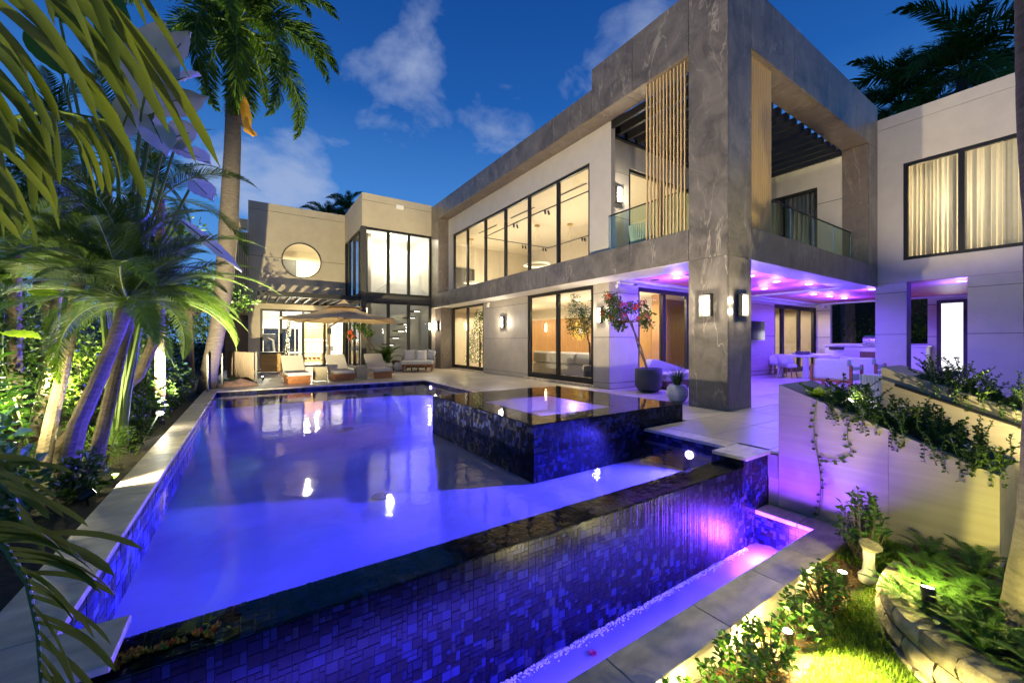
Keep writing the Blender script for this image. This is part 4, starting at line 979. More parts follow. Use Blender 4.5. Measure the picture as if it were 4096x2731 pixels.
# daybed
db = thing('daybed', 'round backed daybed with white cushions on teak legs', 'daybed', (6.0, 16.35, 0), R(-24))
MB().bbox(-.62, .62, -.62, .62, .24, .31, .008).build('frame', 'wood_teak', db)
for x, y in ((-.57, -.57), (.57, -.57), (-.57, .57), (.57, .57), (0, -.2), (.3, .3), (-.3, .3)): MB().bbox(x - .03, x + .03, y - .03, y + .03, 0, .239, .004).build('leg', 'wood_teak', db)
o = MB().bbox(-.64, .64, -.64, .60, .312, .45, .03).build('cushion', 'fabric_white', db)
mb = MB(); n = 22
for i in range(n + 1):
    t_ = math.pi * (-.08 + 1.0 * i / n); x = .70 * math.cos(t_); y = .05 + .62 * math.sin(t_); zt = .60 + .12 * math.sin(max(0, min(math.pi, t_)))
    for r_, z in ((1.0, .31), (1.02, zt), (.95, zt), (.94, .31)): mb.v.append((x * r_, y * r_, z))
for i in range(n):
    for k in range(4): a = i * 4 + k; b = i * 4 + (k + 1) % 4; mb.f.append((a, b, b + 4, a + 4)); mb.m.append(0)
mb.f += [(0, 3, 2, 1), (4 * n, 4 * n + 1, 4 * n + 2, 4 * n + 3)]; mb.m += [0, 0]
mb.build('woven_back', 'wicker', db, smooth=True)
def pillow(parent_loc, rz, tilt, label, s=.24, roll=0):
    mb = MB(); n = 12
    for side in (1, -1):
        o = len(mb.v)
        for j in range(n + 1):
            for i in range(n + 1):
                u, v = 2 * i / n - 1, 2 * j / n - 1; th = .085 * max(0, (1 - u ** 4) * (1 - v ** 4)) ** .5; pin = 1 - .07 * (u * u) * (1 - 0) * (1 - abs(v)) - .0
                mb.v.append((u * s * (1 - .06 * (1 - v * v)), side * th, v * s * (1 - .06 * (1 - u * u))))
        for j in range(n):
            for i in range(n):
                a = o + j * (n + 1) + i; f = (a, a + 1, a + n + 2, a + n + 1); mb.f.append(f if side < 0 else tuple(reversed(f))); mb.m.append(0)
    o = mb.build('pillow', 'fabric_white', smooth=True); o.location = parent_loc; o.rotation_euler = (R(tilt), R(roll), R(rz)); tag(o, label, 'pillow', 'pillows on the daybed'); return o
pillow((5.72, 16.72, .66), -24, -14, 'white pillow at the open side of the daybed, next to the stump table'); pillow((6.15, 16.42, .65), -20, -16, 'white pillow in the middle of the daybed'); pillow((6.6, 16.45, .66), -60, -12, 'white pillow at the wall side of the daybed', .22, 14)
o = MB().lathe([(.17, 0), (.155, .1), (.16, .3), (.175, .42), (.165, .44)], 18, (5.30, 17.2, 0), sy=.95).build('stump_table', 'wood_dark', smooth=False); tag(o, 'grey tree stump side table between daybed and palm pots', 'side table')
# pine storage cart
ct = thing('storage_cart', 'yellow pine storage cart with black lid beside the loungers', 'cart', (.75, 18.6, 0), world=True)
for i in range(5): MB().bbox(.36, 1.12, 18.30, 18.33, .05 + i * .145, .19 + i * .145, .004).build('board', 'wood_box', ct); MB().bbox(1.10, 1.13, 18.332, 19.0, .05 + i * .145, .19 + i * .145, .004).build('board', 'wood_box', ct)
MB().box(.38, 1.098, 18.332, 19.0, .06, .77).build('inner_case', 'wood_dark', ct); MB().bbox(.32, 1.16, 18.25, 19.05, .78, .83, .01).build('lid', 'black', ct); MB().lathe([(.09, -.03), (.10, 0), (.09, .03)], 16, (.30, 18.5, .1)).build('wheel', 'black', ct)
# slat screen, rail and folded cover
ss = thing('slat_screen', 'low dark brown slat screen beside the royal palm', 'screen', (-.3, 15.2, 0), world=True)
A, B = Vector((-.58, 16.4, 0)), Vector((.06, 14.0, 0))
for i in range(15):
    p = A.lerp(B, i / 14); MB().bbox(p.x - .05, p.x + .05, p.y - .02, p.y + .02, .02, .93, .004).build('slat', 'wood_dark', ss)
MB().tube([A + Vector((0, .03, .8)), B + Vector((0, .03, .8))], .02, 6).build('rail', 'charcoal', ss)
po = thing('fence_post', 'black metal post at the end of the slat screen', 'post', (.16, 13.7, 0), world=True); MB().bbox(.13, .19, 13.67, 13.73, 0, .95, .004).build('shaft', 'black', po); MB().bbox(.10, .22, 13.64, 13.76, 0, .012, .003).build('base_plate', 'black', po)
rl = thing('pool_railing', 'short black railing with glass at the far pool corner', 'railing', (-.86, 12.9, 0), world=True)
for x, y in ((-.88, 12.58), (-.90, 13.1), (-.62, 13.3)): MB().bbox(x - .022, x + .022, y - .022, y + .022, 0, .93, .004).build('post', 'black', rl)
MB().tube([(-.88, 12.58, .92), (-.90, 13.1, .92), (-.62, 13.3, .6)], .018, 6).build('rail', 'black', rl); MB().add([(-.88, 12.6, .06), (-.90, 13.08, .06), (-.90, 13.08, .88), (-.88, 12.6, .88)], [(0, 1, 2, 3)]).build('pane', 'glass_rail', rl)
M['tarp'] = plain('pink_tarp', (.40, .24, .19), .7, var=.5, scale=5, bmp=.4, bscale=8)
mb = MB(); n = 16
for j in range(n + 1):
    for i in range(n + 1):
        u, v = 2 * i / n - 1, 2 * j / n - 1; d = max(0, 1 - u * u - v * v); mb.v.append((-.28 + u * .5, 13.55 + v * .35, .17 * d ** .6 + .03 * math.sin(7 * u + 3 * v) * d + .006))
for j in range(n):
    for i in range(n): a = j * (n + 1) + i; mb.f.append((a, a + 1, a + n + 2, a + n + 1)); mb.m.append(0)
tag(mb.build('folded_cover', 'tarp'), 'crumpled pink and beige cover lying by the slat screen', 'cover')

# ------------------------------------------------------------------ pots
def pot(name, label, x, y, prof, m, ribs=0):
    t = thing(name, label, 'plant pot', (x, y, 0), world=True)
    pr_ = prof
    if ribs:
        pr_ = []
        for (r0, z0), (r1, z1) in zip(prof, prof[1:]):
            n = max(2, int(abs(z1 - z0) / .014))
            for i in range(n): f = i / n; pr_.append((r0 + (r1 - r0) * f + (.005 if i % 2 else 0), z0 + (z1 - z0) * f))
        pr_.append(prof[-1])
    MB().lathe(pr_, 36, (x, y, 0)).build('shell', m, t, smooth=not ribs)
    r, z = prof[-1]; MB().lathe([(r * .9, z - .03), (.001, z - .025)], 24, (x, y, 0)).build('soil', 'soil', t); return t
pot('plant_pot', 'large charcoal bowl pot holding the bougainvillea', 8.27, 6.39, [(.12, 0), (.24, .03), (.31, .14), (.325, .30), (.325, .58), (.31, .59), (.295, .585), (.29, .5)], 'pot_dark')
pot('plant_pot', 'white ribbed round pot beside the corner column', 7.42, 5.02, [(.10, 0), (.17, .04), (.215, .16), (.20, .28), (.15, .36), (.14, .35)], 'pot_white', 1)
pot('plant_pot', 'white round pot with the palm by the stair tower', 4.85, 16.9, [(.12, 0), (.22, .06), (.26, .18), (.22, .30), (.17, .34)], 'pot_white')
pot('plant_pot', 'grey ball shaped pot next to the stump table', 5.25, 16.55, [(.10, 0), (.21, .06), (.25, .18), (.20, .32), (.13, .38)], 'pot_white')

# ------------------------------------------------------------------ patio furniture
dt = thing('dining_table', 'long pale dining table under the patio ceiling', 'table', (17.3, 6.2, 0), world=True)
MB().bbox(15.66, 19.0, 5.68, 6.70, .71, .77, .01).build('table_top', 'white', dt)
for x in (15.78, 18.88):
    for y in (5.80, 6.58): MB().bbox(x - .07, x + .07, y - .07, y + .07, 0, .709, .01).build('leg', 'white', dt)
bw = thing('serving_bowl', 'shallow white bowl of dark fruit on the dining table', 'bowl', (16.6, 6.2, .77), world=True)
MB().lathe([(.1, 0), (.28, .03), (.36, .06), (.35, .055), (.1, .02)], 28, (16.6, 6.2, .771)).build('dish', 'white', bw, smooth=True)
mb = MB()
for i in range(9): mb.lathe([(.01, 0), (.06, .02), (.075, .05), (.05, .09), (.01, .10)], 8, (16.6 + .18 * math.cos(i * .7) * (i % 3) / 2, 6.2 + .18 * math.sin(i * .7) * (i % 3) / 2, .80))
mb.build('dark_fruit', 'charcoal', bw, smooth=True)
def dining_chair():
    t = thing('dining_chair', 'chair', 'chair', group='dining chairs')
    mb = MB(); n = 20
    for i in range(n + 1):
        a = R(-20) + R(220) * i / n; x, y = .27 * math.cos(a + R(90)) * 1.0, .27 * math.sin(a + R(90))
        e = math.sin(math.pi * i / n) ** .5 if 0 < i < n else 0; zt = .60 + .17 * e
        for r_, z in ((1.0, .36), (1.08, zt), (.92, zt), (.88, .40)): mb.v.append((y * r_ * -1, x * r_, z))
    for i in range(n):
        for k in range(4): a = i * 4 + k; b = i * 4 + (k + 1) % 4; mb.f.append((a, b, b + 4, a + 4)); mb.m.append(0)
    mb.f += [(0, 3, 2, 1), (4 * n, 4 * n + 1, 4 * n + 2, 4 * n + 3)]; mb.m += [0, 0]
    mb.build('shell_back', 'fabric_white', t, smooth=True); MB().lathe([(.24, .36), (.265, .38), (.265, .45), (.24, .47)], 20).build('seat', 'fabric_white', t, smooth=True)
    for sx in (-1, 1):
        for sy in (-1, 1): MB().tube([(sx * .15, sy * .15, .37), (sx * .21, sy * .21, 0)], [.022, .014], 8).build('leg', 'wood_teak', t)
    return t
C0 = dining_chair(); C0.location = (15.42, 6.2, 0); C0.rotation_euler = (0, 0, R(180)); C0['label'] = 'pale round backed dining chair at the head of the table'
copy_tree(C0, (16.5, 5.40, 0), R(-90), 'pale dining chair on the garden side of the table, first from the head'); copy_tree(C0, (17.6, 5.40, 0), R(-90), 'pale dining chair on the garden side of the table, second from the head'); copy_tree(C0, (16.6, 7.0, 0), R(90), 'pale dining chair on the sliding door side of the table')
def armchair(lb, x, y, rz):
    t = thing('lounge_chair', lb, 'armchair', (x, y, 0), R(rz), 'patio armchairs')   # faces +x locally
    for sy in (-1, 1):
        for sx in (-.40, .36): MB().bbox(sx - .03, sx + .03, sy * .42 - .03, sy * .42 + .03, 0, .64, .004).build('post', 'wood_teak', t)
        MB().bbox(-.37, .33, sy * .42 - .025, sy * .42 + .025, .52, .60, .006).build('arm', 'fabric_white', t)
    MB().bbox(-.385, -.365, -.388, .388, .30, .62, .004).build('back_webbing', 'fabric_white', t); MB().bbox(-.42, -.38, -.388, .388, .20, .26, .004).build('back_rail', 'wood_teak', t)
    MB().bbox(-.36, .40, -.38, .38, .24, .42, .03).build('seat_cushion', 'fabric_white', t); MB().bbox(-.36, -.16, -.37, .37, .425, .80, .04).build('back_cushion', 'fabric_white', t); MB().bbox(-.14, -.02, -.30, .1, .43, .66, .04).build('small_pillow', 'fabric_white', t)
armchair('white armchair with wooden posts seen from behind, closest to the planter', 13.0, 4.08, 0); armchair('white armchair with wooden posts next to the white pier', 14.55, 4.0, 0)
fc = thing('fluted_pedestal', 'white fluted square pedestal at the end of the far planter', 'pedestal', (9.6, 2.45, 0), world=True)
MB().bbox(9.45, 9.78, 2.28, 2.62, 0, .64, .004).build('core', 'white', fc)
for i in range(9): MB().tube([(9.445, 2.30 + i * .038, 0), (9.445, 2.30 + i * .038, .64)], .014, 6).build('flute', 'white', fc); MB().tube([(9.47 + i * .036, 2.275, 0), (9.47 + i * .036, 2.275, .64)], .014, 6).build('flute', 'white', fc)
sf = thing('patio_sofa', 'low white patio sofa behind the far planter', 'sofa', (12.5, .5, 0), world=True)
MB().bbox(11.4, 13.6, .2, 1.0, .1, .42, .03).build('seat', 'fabric_white', sf); MB().bbox(13.3, 13.6, -1.2, .19, .1, .80, .03).build('arm', 'fabric_white', sf); MB().bbox(11.4, 13.28, -.1, .19, .1, .84, .05).build('backrest', 'fabric_white', sf)
ch = thing('chaise', 'violet lit grey chaise behind the bougainvillea pot', 'chaise', (9.6, 6.6, 0), world=True)
MB().bbox(8.95, 10.9, 6.35, 7.1, .22, .42, .03).build('seat', 'fabric_grey', ch); MB().prism([(8.95, 6.95, .42), (9.15, 6.95, .76), (9.35, 6.95, .76), (10.8, 6.95, .42)], (0, .18, 0)).build('backrest', 'fabric_grey', ch); MB().bbox(9.0, 10.8, 6.4, 7.05, .05, .215, .01).build('base', 'wood_dark', ch)
bc = thing('balcony_chair', 'pale woven tub chair on the balcony behind the glass', 'chair', (8.0, 6.3, 3.4), R(30))
mb = MB(); n = 26
for i in range(n):
    a = R(-30) + R(240) * i / n
    mb.tube([(.30 * math.cos(a), .30 * math.sin(a), .18), (.36 * math.cos(a + .05), .36 * math.sin(a + .05), .66 - .10 * abs(i / n - .5))], .016, 6)
mb.build('woven_strap', 'white', bc); MB().lathe([(.28, .16), (.31, .2), (.31, .32), (.27, .36)], 20).build('seat', 'fabric_white', bc, smooth=True); MB().lathe([(.30, 0), (.30, .02), (.06, .03), (.05, .16)], 20).build('base', 'charcoal', bc)
tv = thing('television', 'black television tilted out from the patio wood wall', 'television', (15.1, 7.2, 1.6), world=True)
MB().prism([(14.5, 7.24, 1.98), (15.72, 7.10, 1.98), (15.72, 7.06, 1.98), (14.5, 7.20, 1.98)], (0, 0, -.68)).build('screen', 'screen', tv); MB().box(15.0, 15.1, 7.19, 7.284, 1.55, 1.75).build('bracket', 'black', tv)
ct2 = thing('grill_counter', 'white outdoor kitchen counter under the dark opening', 'counter', (20.5, 5.4, 0), world=True)
MB().bbox(20.25, 20.89, 3.75, 6.75, 0, 1.05, .006).build('cabinet', 'white', ct2); MB().bbox(20.2, 20.895, 3.7, 6.8, 1.052, 1.10, .004).build('worktop', 'white', ct2)
MB().bbox(20.20, 20.249, 6.1, 6.6, .92, 1.02, .004).build('control_panel', 'charcoal', ct2); MB().bbox(20.215, 20.249, 4.9, 5.6, .60, .85, .004).build('drawer', 'wood_dark', ct2)
gr = thing('gas_grill', 'stainless steel grill with rounded hood on the outdoor counter', 'grill', (20.4, 5.0, 1.1), world=True)
MB().bbox(20.15, 20.7, 4.7, 5.5, 1.102, 1.22, .01).build('body', 'steel', gr)
mb = MB(); n = 10
for y in (4.7, 5.5):
    for i in range(n + 1): a = math.pi * i / n; mb.v.append((20.45 + .28 * math.cos(a), y, 1.222 + .26 * math.sin(a)))
for i in range(n): mb.f.append((i, i + 1, n + 2 + i, n + 1 + i)); mb.m.append(0)
mb.f += [tuple(range(n + 1)), tuple(reversed(range(n + 1, 2 * n + 2)))]; mb.m += [0, 0]; mb.build('hood', 'steel', gr)
MB().tube([(20.12, 4.8, 1.30), (20.12, 5.4, 1.30)], .015, 8).build('handle', 'steel', gr)
for y in (4.8, 5.0, 5.2, 5.4): MB().tube([(20.15, y, 1.16), (20.11, y, 1.16)], .025, 10).build('knob', 'steel', gr)

# ------------------------------------------------------------------ things seen through the glass
so_ = thing('sofa', 'cream sofa with low back behind the wide sliding door', 'sofa', (9.8, 10.8, 0), world=True)
MB().bbox(9.25, 10.2, 9.0, 12.6, .06, .45, .03).build('seat', 'fabric_white', so_)
for i in range(3): MB().bbox(9.25, 9.5, 9.0 + i * 1.2, 10.18 + i * 1.2, .46, .88, .06).build('back_cushion', 'fabric_white', so_)
for i in range(2): MB().tube([(9.58, 9.3 + i * 1.5, .55), (9.58, 10.4 + i * 1.5, .55)], .09, 12).build('bolster', 'fabric_white', so_)
art = thing('round_art', 'round gold and white picture on the walnut wall', 'picture', (12.55, 13.4, 1.75), world=True)
M['gold'] = plain('gold_leaf', (.62, .40, .10), .4, .2, var=.7, scale=4)
def disc(c, r, x, m, parent, name, n=32): MB().add([(x, c[0] + r * math.cos(2 * math.pi * i / n), c[1] + r * math.sin(2 * math.pi * i / n)) for i in range(n)] + [(x + .03, c[0] + r * math.cos(2 * math.pi * i / n), c[1] + r * math.sin(2 * math.pi * i / n)) for i in range(n)], [tuple(reversed(range(n)))] + [(i, (i + 1) % n, n + (i + 1) % n, n + i) for i in range(n)]).build(name, m, parent)
disc((13.4, 1.75), .48, 12.55, 'gold', art, 'disc'); disc((13.75, 1.72), .40, 12.575, 'wood_box', art, 'disc'); disc((13.35, 1.72), .14, 12.52, 'white', art, 'centre')
wl2 = thing('indoor_wall_lamp', 'small glowing lamp on the walnut wall', 'wall lamp', (12.58, 15.9, 1.95), world=True); MB().bbox(12.50, 12.56, 15.85, 15.95, 1.75, 2.15, .02).build('shade', 'lamp_warm', wl2); MB().box(12.56, 12.598, 15.82, 15.98, 1.85, 2.05).build('bracket', 'gold', wl2)
xt = thing('christmas_tree', 'tall christmas tree with fairy lights behind the narrow sliding door', 'christmas tree', (8.9, 16.2, 0), world=True)
tx, ty = 8.85, 16.1; mb = MB(); fl = MB(); r2 = random.Random(5)
for i in range(2600):
    f = r2.random() ** .75; z = .35 + 2.4 * (1 - f) ** 1.0; z = 2.72 - 2.4 * f; r_ = .06 + .60 * f; r_ *= r2.uniform(.35, 1.0) ** .5; a = r2.uniform(0, 6.283)
    p = Vector((tx + r_ * math.cos(a), ty + r_ * math.sin(a), z)); d = Vector((math.cos(a), math.sin(a), r2.uniform(-.5, .3))); mb.leaf(p, d, (0, 0, 1), r2.uniform(.10, .2), .035)
    if i % 8 == 0:
        q = p + d * .08; s = .013; fl.add([q + Vector((s, 0, 0)), q + Vector((0, s, 0)), q + Vector((-s, 0, 0)), q + Vector((0, -s, 0)), q + Vector((0, 0, s)), q + Vector((0, 0, -s))], [(0, 1, 4), (1, 2, 4), (2, 3, 4), (3, 0, 4), (1, 0, 5), (2, 1, 5), (3, 2, 5), (0, 3, 5)])
mb.build('foliage', 'xmas', xt); fl.build('fairy_lights', 'fairy', xt); MB().tube([(tx, ty, 0), (tx, ty, 2.6)], [.06, .02], 8).build('trunk', 'trunk', xt)
lamp('POINT', (tx - .75, ty, 1.2), 4, (1, .85, .4), xt, radius=.2)
def ring_pendant(lb, x, y, z, r_):
    t = thing('pendant_lamp', lb, 'pendant lamp', (x, y, 6.55), group='ring pendants', world=True)
    mb = MB(); n = 48
    for i in range(n):
        a = 2 * math.pi * i / n
        for rr, zz in ((r_, z - .04), (r_, z + .04), (r_ - .05, z + .04), (r_ - .05, z - .04)): mb.v.append((x + rr * math.cos(a), y + rr * math.sin(a), zz))
    for i in range(n):
        for k in range(4): a = i * 4 + k; b = i * 4 + (k + 1) % 4; c_ = ((i + 1) % n) * 4; mb.f.append((a, b, c_ + (k + 1) % 4, c_ + k)); mb.m.append(1 if k in (2, 3) else 0)
    mb.build('ring', ['white', 'ring'], t); MB().lathe([(.12, -.06), (.12, 0)], 20, (x, y, 6.56)).build('canopy_plate', 'gold', t)
    for i in range(3): a = 2.1 * i; MB().tube([(x, y, 6.5), (x + r_ * math.cos(a), y + r_ * math.sin(a), z)], .004, 4).build('cord', 'gold', t)
ring_pendant('ring pendant lamp seen low in the upstairs window', 11.0, 14.6, 4.76, .62); ring_pendant('ring pendant mostly hidden below the upstairs sill', 12.1, 13.6, 4.0, .5); ring_pendant('small ring pendant at the far end of the upstairs room', 9.6, 18.4, 4.3, .4)
z6 = lambda x, y: gp(1700 + x * .4719, 560 + y * .4719, 6.53)
def track(lb, pts, heads):
    t = thing('track_light', lb, 'track light', tuple(z6(*pts[0])), group='ceiling light tracks', world=True)
    P_ = [z6(*p) for p in pts]
    for a, b in zip(P_, P_[1:]):
        d = (b - a).normalized(); s = Vector((-d.y, d.x, 0)) * .02
        MB().add([a - s, a + s, b + s, b - s] + [q + Vector((0, 0, .025)) for q in (a - s, a + s, b + s, b - s)], [(3, 2, 1, 0), (0, 1, 5, 4), (1, 2, 6, 5), (2, 3, 7, 6), (3, 0, 4, 7)]).build('rail', 'black', t)
    for f in heads:
        q = z6(*f)
        for dx in (-.08, .08): MB().tube([q + Vector((dx, 0, .0)), q + Vector((dx * 1.3, -.05, -.16))], .04, 8).build('spot_head', 'black', t)
track('ceiling light track running along the upstairs windows', [(1395, 435), (880, 655), (500, 830), (1045, 918), (1395, 810)], [(1030, 600), (765, 717), (838, 898), (1010, 920), (1340, 832)])
track('ceiling light track at the far end upstairs', [(268, 940), (310, 930), (810, 993), (560, 1075)], [(300, 935), (603, 970), (790, 995), (572, 1070)])
slot = thing('ceiling_slots', 'thin dark air slots in the upstairs ceiling', 'air vent', (10, 12, 6.55), world=True)
for a, b in (((1135, 480), (1370, 372)), ((728, 668), (928, 575)), ((457, 795), (607, 725)), ((1172, 907), (1350, 855)), ((615, 1067), (765, 1023))):
    p, q = z6(*a), z6(*b); d = (q - p).normalized(); s = Vector((-d.y, d.x, 0)) * .025; MB().add([p - s, q - s, q + s, p + s] + [v + Vector((0, 0, .015)) for v in (p - s, q - s, q + s, p + s)], [(0, 1, 2, 3), (0, 4, 5, 1), (1, 5, 6, 2), (2, 6, 7, 3), (3, 7, 4, 0)]).build('slot', 'charcoal', slot)
mt = thing('massage_table', 'white padded massage table on wooden legs inside the gym', 'massage table', (2.4, 23, 0), world=True)
MB().bbox(1.6, 3.3, 22.6, 23.2, .62, .72, .03).build('pad', 'white', mt)
for x in (1.7, 3.2):
    for y in (22.68, 23.12): MB().bbox(x - .03, x + .03, y - .03, y + .03, 0, .619, .004).build('leg', 'wood_box', mt)
MB().bbox(1.7, 3.2, 22.66, 22.69, .25, .30, .004).build('shelf', 'wood_teak', mt)
for i in range(5): MB().tube([(2.2 + i * .2, 22.7, .38), (2.2 + i * .2, 23.1, .38)], .07, 12).build('towel_roll', 'wood_teak', mt)
td = thing('treadmill', 'white treadmill with tilted console inside the gym', 'treadmill', (1.0, 22.6, 0), world=True)
MB().bbox(.5, 1.1, 22.2, 23.9, .05, .2, .02).build('belt', 'white', td); MB().tube([(1.05, 22.4, .2), (.95, 22.3, 1.3), (.6, 22.5, 1.5)], .04, 8).build('arm', 'white', td); MB().tube([(.5, 22.4, .2), (.5, 22.3, 1.3)], .04, 8).build('upright', 'white', td); MB().prism([(.45, 22.3, 1.3), (1.05, 22.3, 1.3), (1.05, 22.5, 1.6), (.45, 22.5, 1.6)], (0, .04, .02)).build('console', 'charcoal', td)
em = thing('exercise_machine', 'white exercise machine with handles inside the gym', 'machine', (3.5, 22.4, 0), world=True)
MB().bbox(3.25, 3.65, 22.3, 22.5, .75, 1.05, .03).build('body', 'white', em); MB().tube([(3.45, 22.4, 0), (3.45, 22.4, .75)], .06, 10).build('stand', 'white', em)
for s in (-1, 1): MB().tube([(3.45 + s * .18, 22.4, .95), (3.45 + s * .26, 22.35, 1.05), (3.45 + s * .26, 22.35, 1.25)], .03, 8).build('handle', 'white', em)
fp = thing('lit_palm_trunk', 'slim trunk wrapped in fairy lights reflected by the gym door', 'tree', (1.55, 22.0, 0), world=True)
MB().tube([(1.45, 22.0, 0), (1.5, 22.0, 1.2), (1.62, 22.0, 2.5)], [.11, .09, .08], 10).build('trunk', 'trunk_pale', fp); mb = MB()
for i in range(220):
    z = r2.uniform(.2, 2.45); a = r2.uniform(3.2, 6.2); x = 1.45 + .17 * z / 2.5 + .1 * math.cos(a); q = Vector((x, 22.0 + .11 * math.sin(a), z)); s = .012
    mb.add([q + Vector((s, 0, 0)), q + Vector((0, s, 0)), q + Vector((-s, 0, 0)), q + Vector((0, -s, 0)), q + Vector((0, 0, s)), q + Vector((0, 0, -s))], [(0, 1, 4), (1, 2, 4), (2, 3, 4), (3, 0, 4), (1, 0, 5), (2, 1, 5), (3, 2, 5), (0, 3, 5)])
mb.build('fairy_lights', 'fairy', fp)
wr = thing('wine_rack', 'tall glowing wine rack behind the patio sliding door', 'wine rack', (18.6, 9.4, 0), world=True)
for i in range(14): MB().box(18.0, 19.3, 9.3, 9.48, .25 + i * .14, .28 + i * .14).build('shelf', 'wood_dark', wr); 
MB().box(18.0, 19.3, 9.482, 9.495, .2, 2.2).build('lit_back', 'wood_warm', wr)
ov = thing('wall_oven', 'black built in oven behind the patio sliding door', 'oven', (17.4, 9.4, 0), world=True); MB().bbox(16.9, 17.8, 9.3, 9.49, .9, 1.35, .01).build('door', 'black', ov); MB().tube([(16.95, 9.27, 1.28), (17.75, 9.27, 1.28)], .015, 8).build('handle', 'steel', ov)
# ------------------------------------------------------------------ plants
rp = random.Random(23)
def frond(mb, L, e0, e1, n, ll, lw, droop=.5, fwd=50, vee=20, plume=0, seg=3, rad=.012, start=.12, side=0.0, r=rp, kr=1, parts=None):
    """pinnate frond from the origin along +x; leaflets material 0, rachis material kr"""
    N_ = 24; P_ = [Vector((0, 0, 0))]; A_ = []
    for i in range(N_):
        a = R(e0 + (e1 - e0) * (i / N_) ** 1.1); s = side * (i / N_) ** 2
        d = Vector((math.cos(a) * math.cos(s), math.cos(a) * math.sin(s), math.sin(a))); A_.append(d); P_.append(P_[-1] + d * L / N_)
    A_.append(A_[-1])
    mb.tube(P_[::2], [rad * (1 - .85 * i / (N_ // 2)) for i in range(N_ // 2 + 1)], 5, kr)
    for q in range(n):
        f = start + (1 - start) * (q + .5) / n; i = min(N_ - 1, int(f * N_)); p = P_[i].lerp(P_[i + 1], f * N_ - i); d = A_[i]
        up = Vector((0, 0, 1)); sd = d.cross(up).normalized(); nn = sd.cross(d).normalized()
        k = math.sin(math.pi * min(1, .18 + f * .86)) ** .7; l_ = ll * k * r.uniform(.85, 1.1)
        for s in (-1, 1):
            if plume: vv = R(r.uniform(-plume, plume))
            else: vv = R(vee + r.uniform(-6, 6))
            ff = R(fwd * (1 - .45 * f) + r.uniform(-5, 5))
            out = (sd * s * math.cos(vv) + nn * math.sin(vv)); dr = (out * math.sin(ff) + d * math.cos(ff)).normalized()
            w_dir = dr.cross(nn); w_dir = (w_dir.normalized() if w_dir.length > .1 else d) 
            w_dir = (d - dr * d.dot(dr)).normalized()
            tgt = MB() if parts is not None else mb
            o = len(tgt.v); c = p.copy(); dd = dr.copy()
            for j in range(seg + 1):
                t_ = j / seg; ww = lw * (.45 + .75 * math.sin(math.pi * min(1, .15 + .6 * t_))) * (1 if j < seg else .06)
                tgt.v += [tuple(c - w_dir * ww * .5), tuple(c + w_dir * ww * .5)]
                dd = (dd + Vector((0, 0, -droop * (t_ + .25) / seg * 1.6))).normalized(); c = c + dd * l_ / seg
            for j in range(seg): a = o + 2 * j; tgt.f.append((a, a + 1, a + 3, a + 2)); tgt.m.append(0)
            if parts is not None: parts.append(tgt)
    return mb
def palm_tree(name, label, base, pts, rads, crown, fronds, trunk_m='trunk', leaf='leaf_palm', rings=True, group=None, rn=12, gcat='palm tree'):
    """fronds: list of (mesh, azimuth, pitch, roll, scale)"""
    t = thing(name, label, gcat, tuple(base), group=group, world=True)
    if pts:
        mb = MB(); Q = []; RR = []
        for i in range(len(pts) - 1):
            n = max(2, int((Vector(pts[i + 1]) - Vector(pts[i])).length / .07))
            for j in range(n):
                f = j / n; Q.append(Vector(pts[i]).lerp(Vector(pts[i + 1]), f)); RR.append((rads[i] + (rads[i + 1] - rads[i]) * f) * ((1.0 if j % 2 else 1.05) if rings else 1) * rp.uniform(.985, 1.015))
        Q.append(Vector(pts[-1])); RR.append(rads[-1]); mb.tube(Q, RR, rn); mb.build('trunk', trunk_m, t, smooth=not rings)
    for me, az, pitch, roll, s in fronds:
        o = place('frond', me, t, crown); o.rotation_euler = (R(roll), R(-pitch), R(az)); o.scale = (s, s, s)
    return t
def frond_mesh(leaf, *a, **k):
    mb = frond(MB(), *a, **k); o = mb.build('frond', [leaf, 'stem']); me = o.data; bpy.data.objects.remove(o); return me
DF = [frond_mesh('leaf_date', 1.5, 32, -52 - 10 * i, 92, .25, .0085, .30, 55, 14, seg=2, rad=.011, side=.15 * (i - 1)) for i in range(3)]
RF = [frond_mesh('leaf_palm', 3.3, 35, -78 - 8 * i, 190, .52, .024, .55, 58, 0, plume=80, seg=3, rad=.035, side=.1 * (i - 1)) for i in range(3)]
AF = [frond_mesh('leaf_palm', .95, 55, -30 - 12 * i, 26, .26, .016, .45, 50, 20, seg=3, rad=.008) for i in range(2)]
def crown_set(meshes, n, lo, hi, smin=.8, smax=1.1, seed=1, skip=None):
    r = random.Random(seed); out = []
    for i in range(n):
        az = i * 137.5 + r.uniform(-14, 14); pitch = lo + (hi - lo) * ((i + .5) / n) + r.uniform(-6, 6)
        if skip and skip(az % 360, pitch): continue
        out.append((meshes[i % len(meshes)], az, pitch, r.uniform(-20, 20), r.uniform(smin, smax)))
    return out
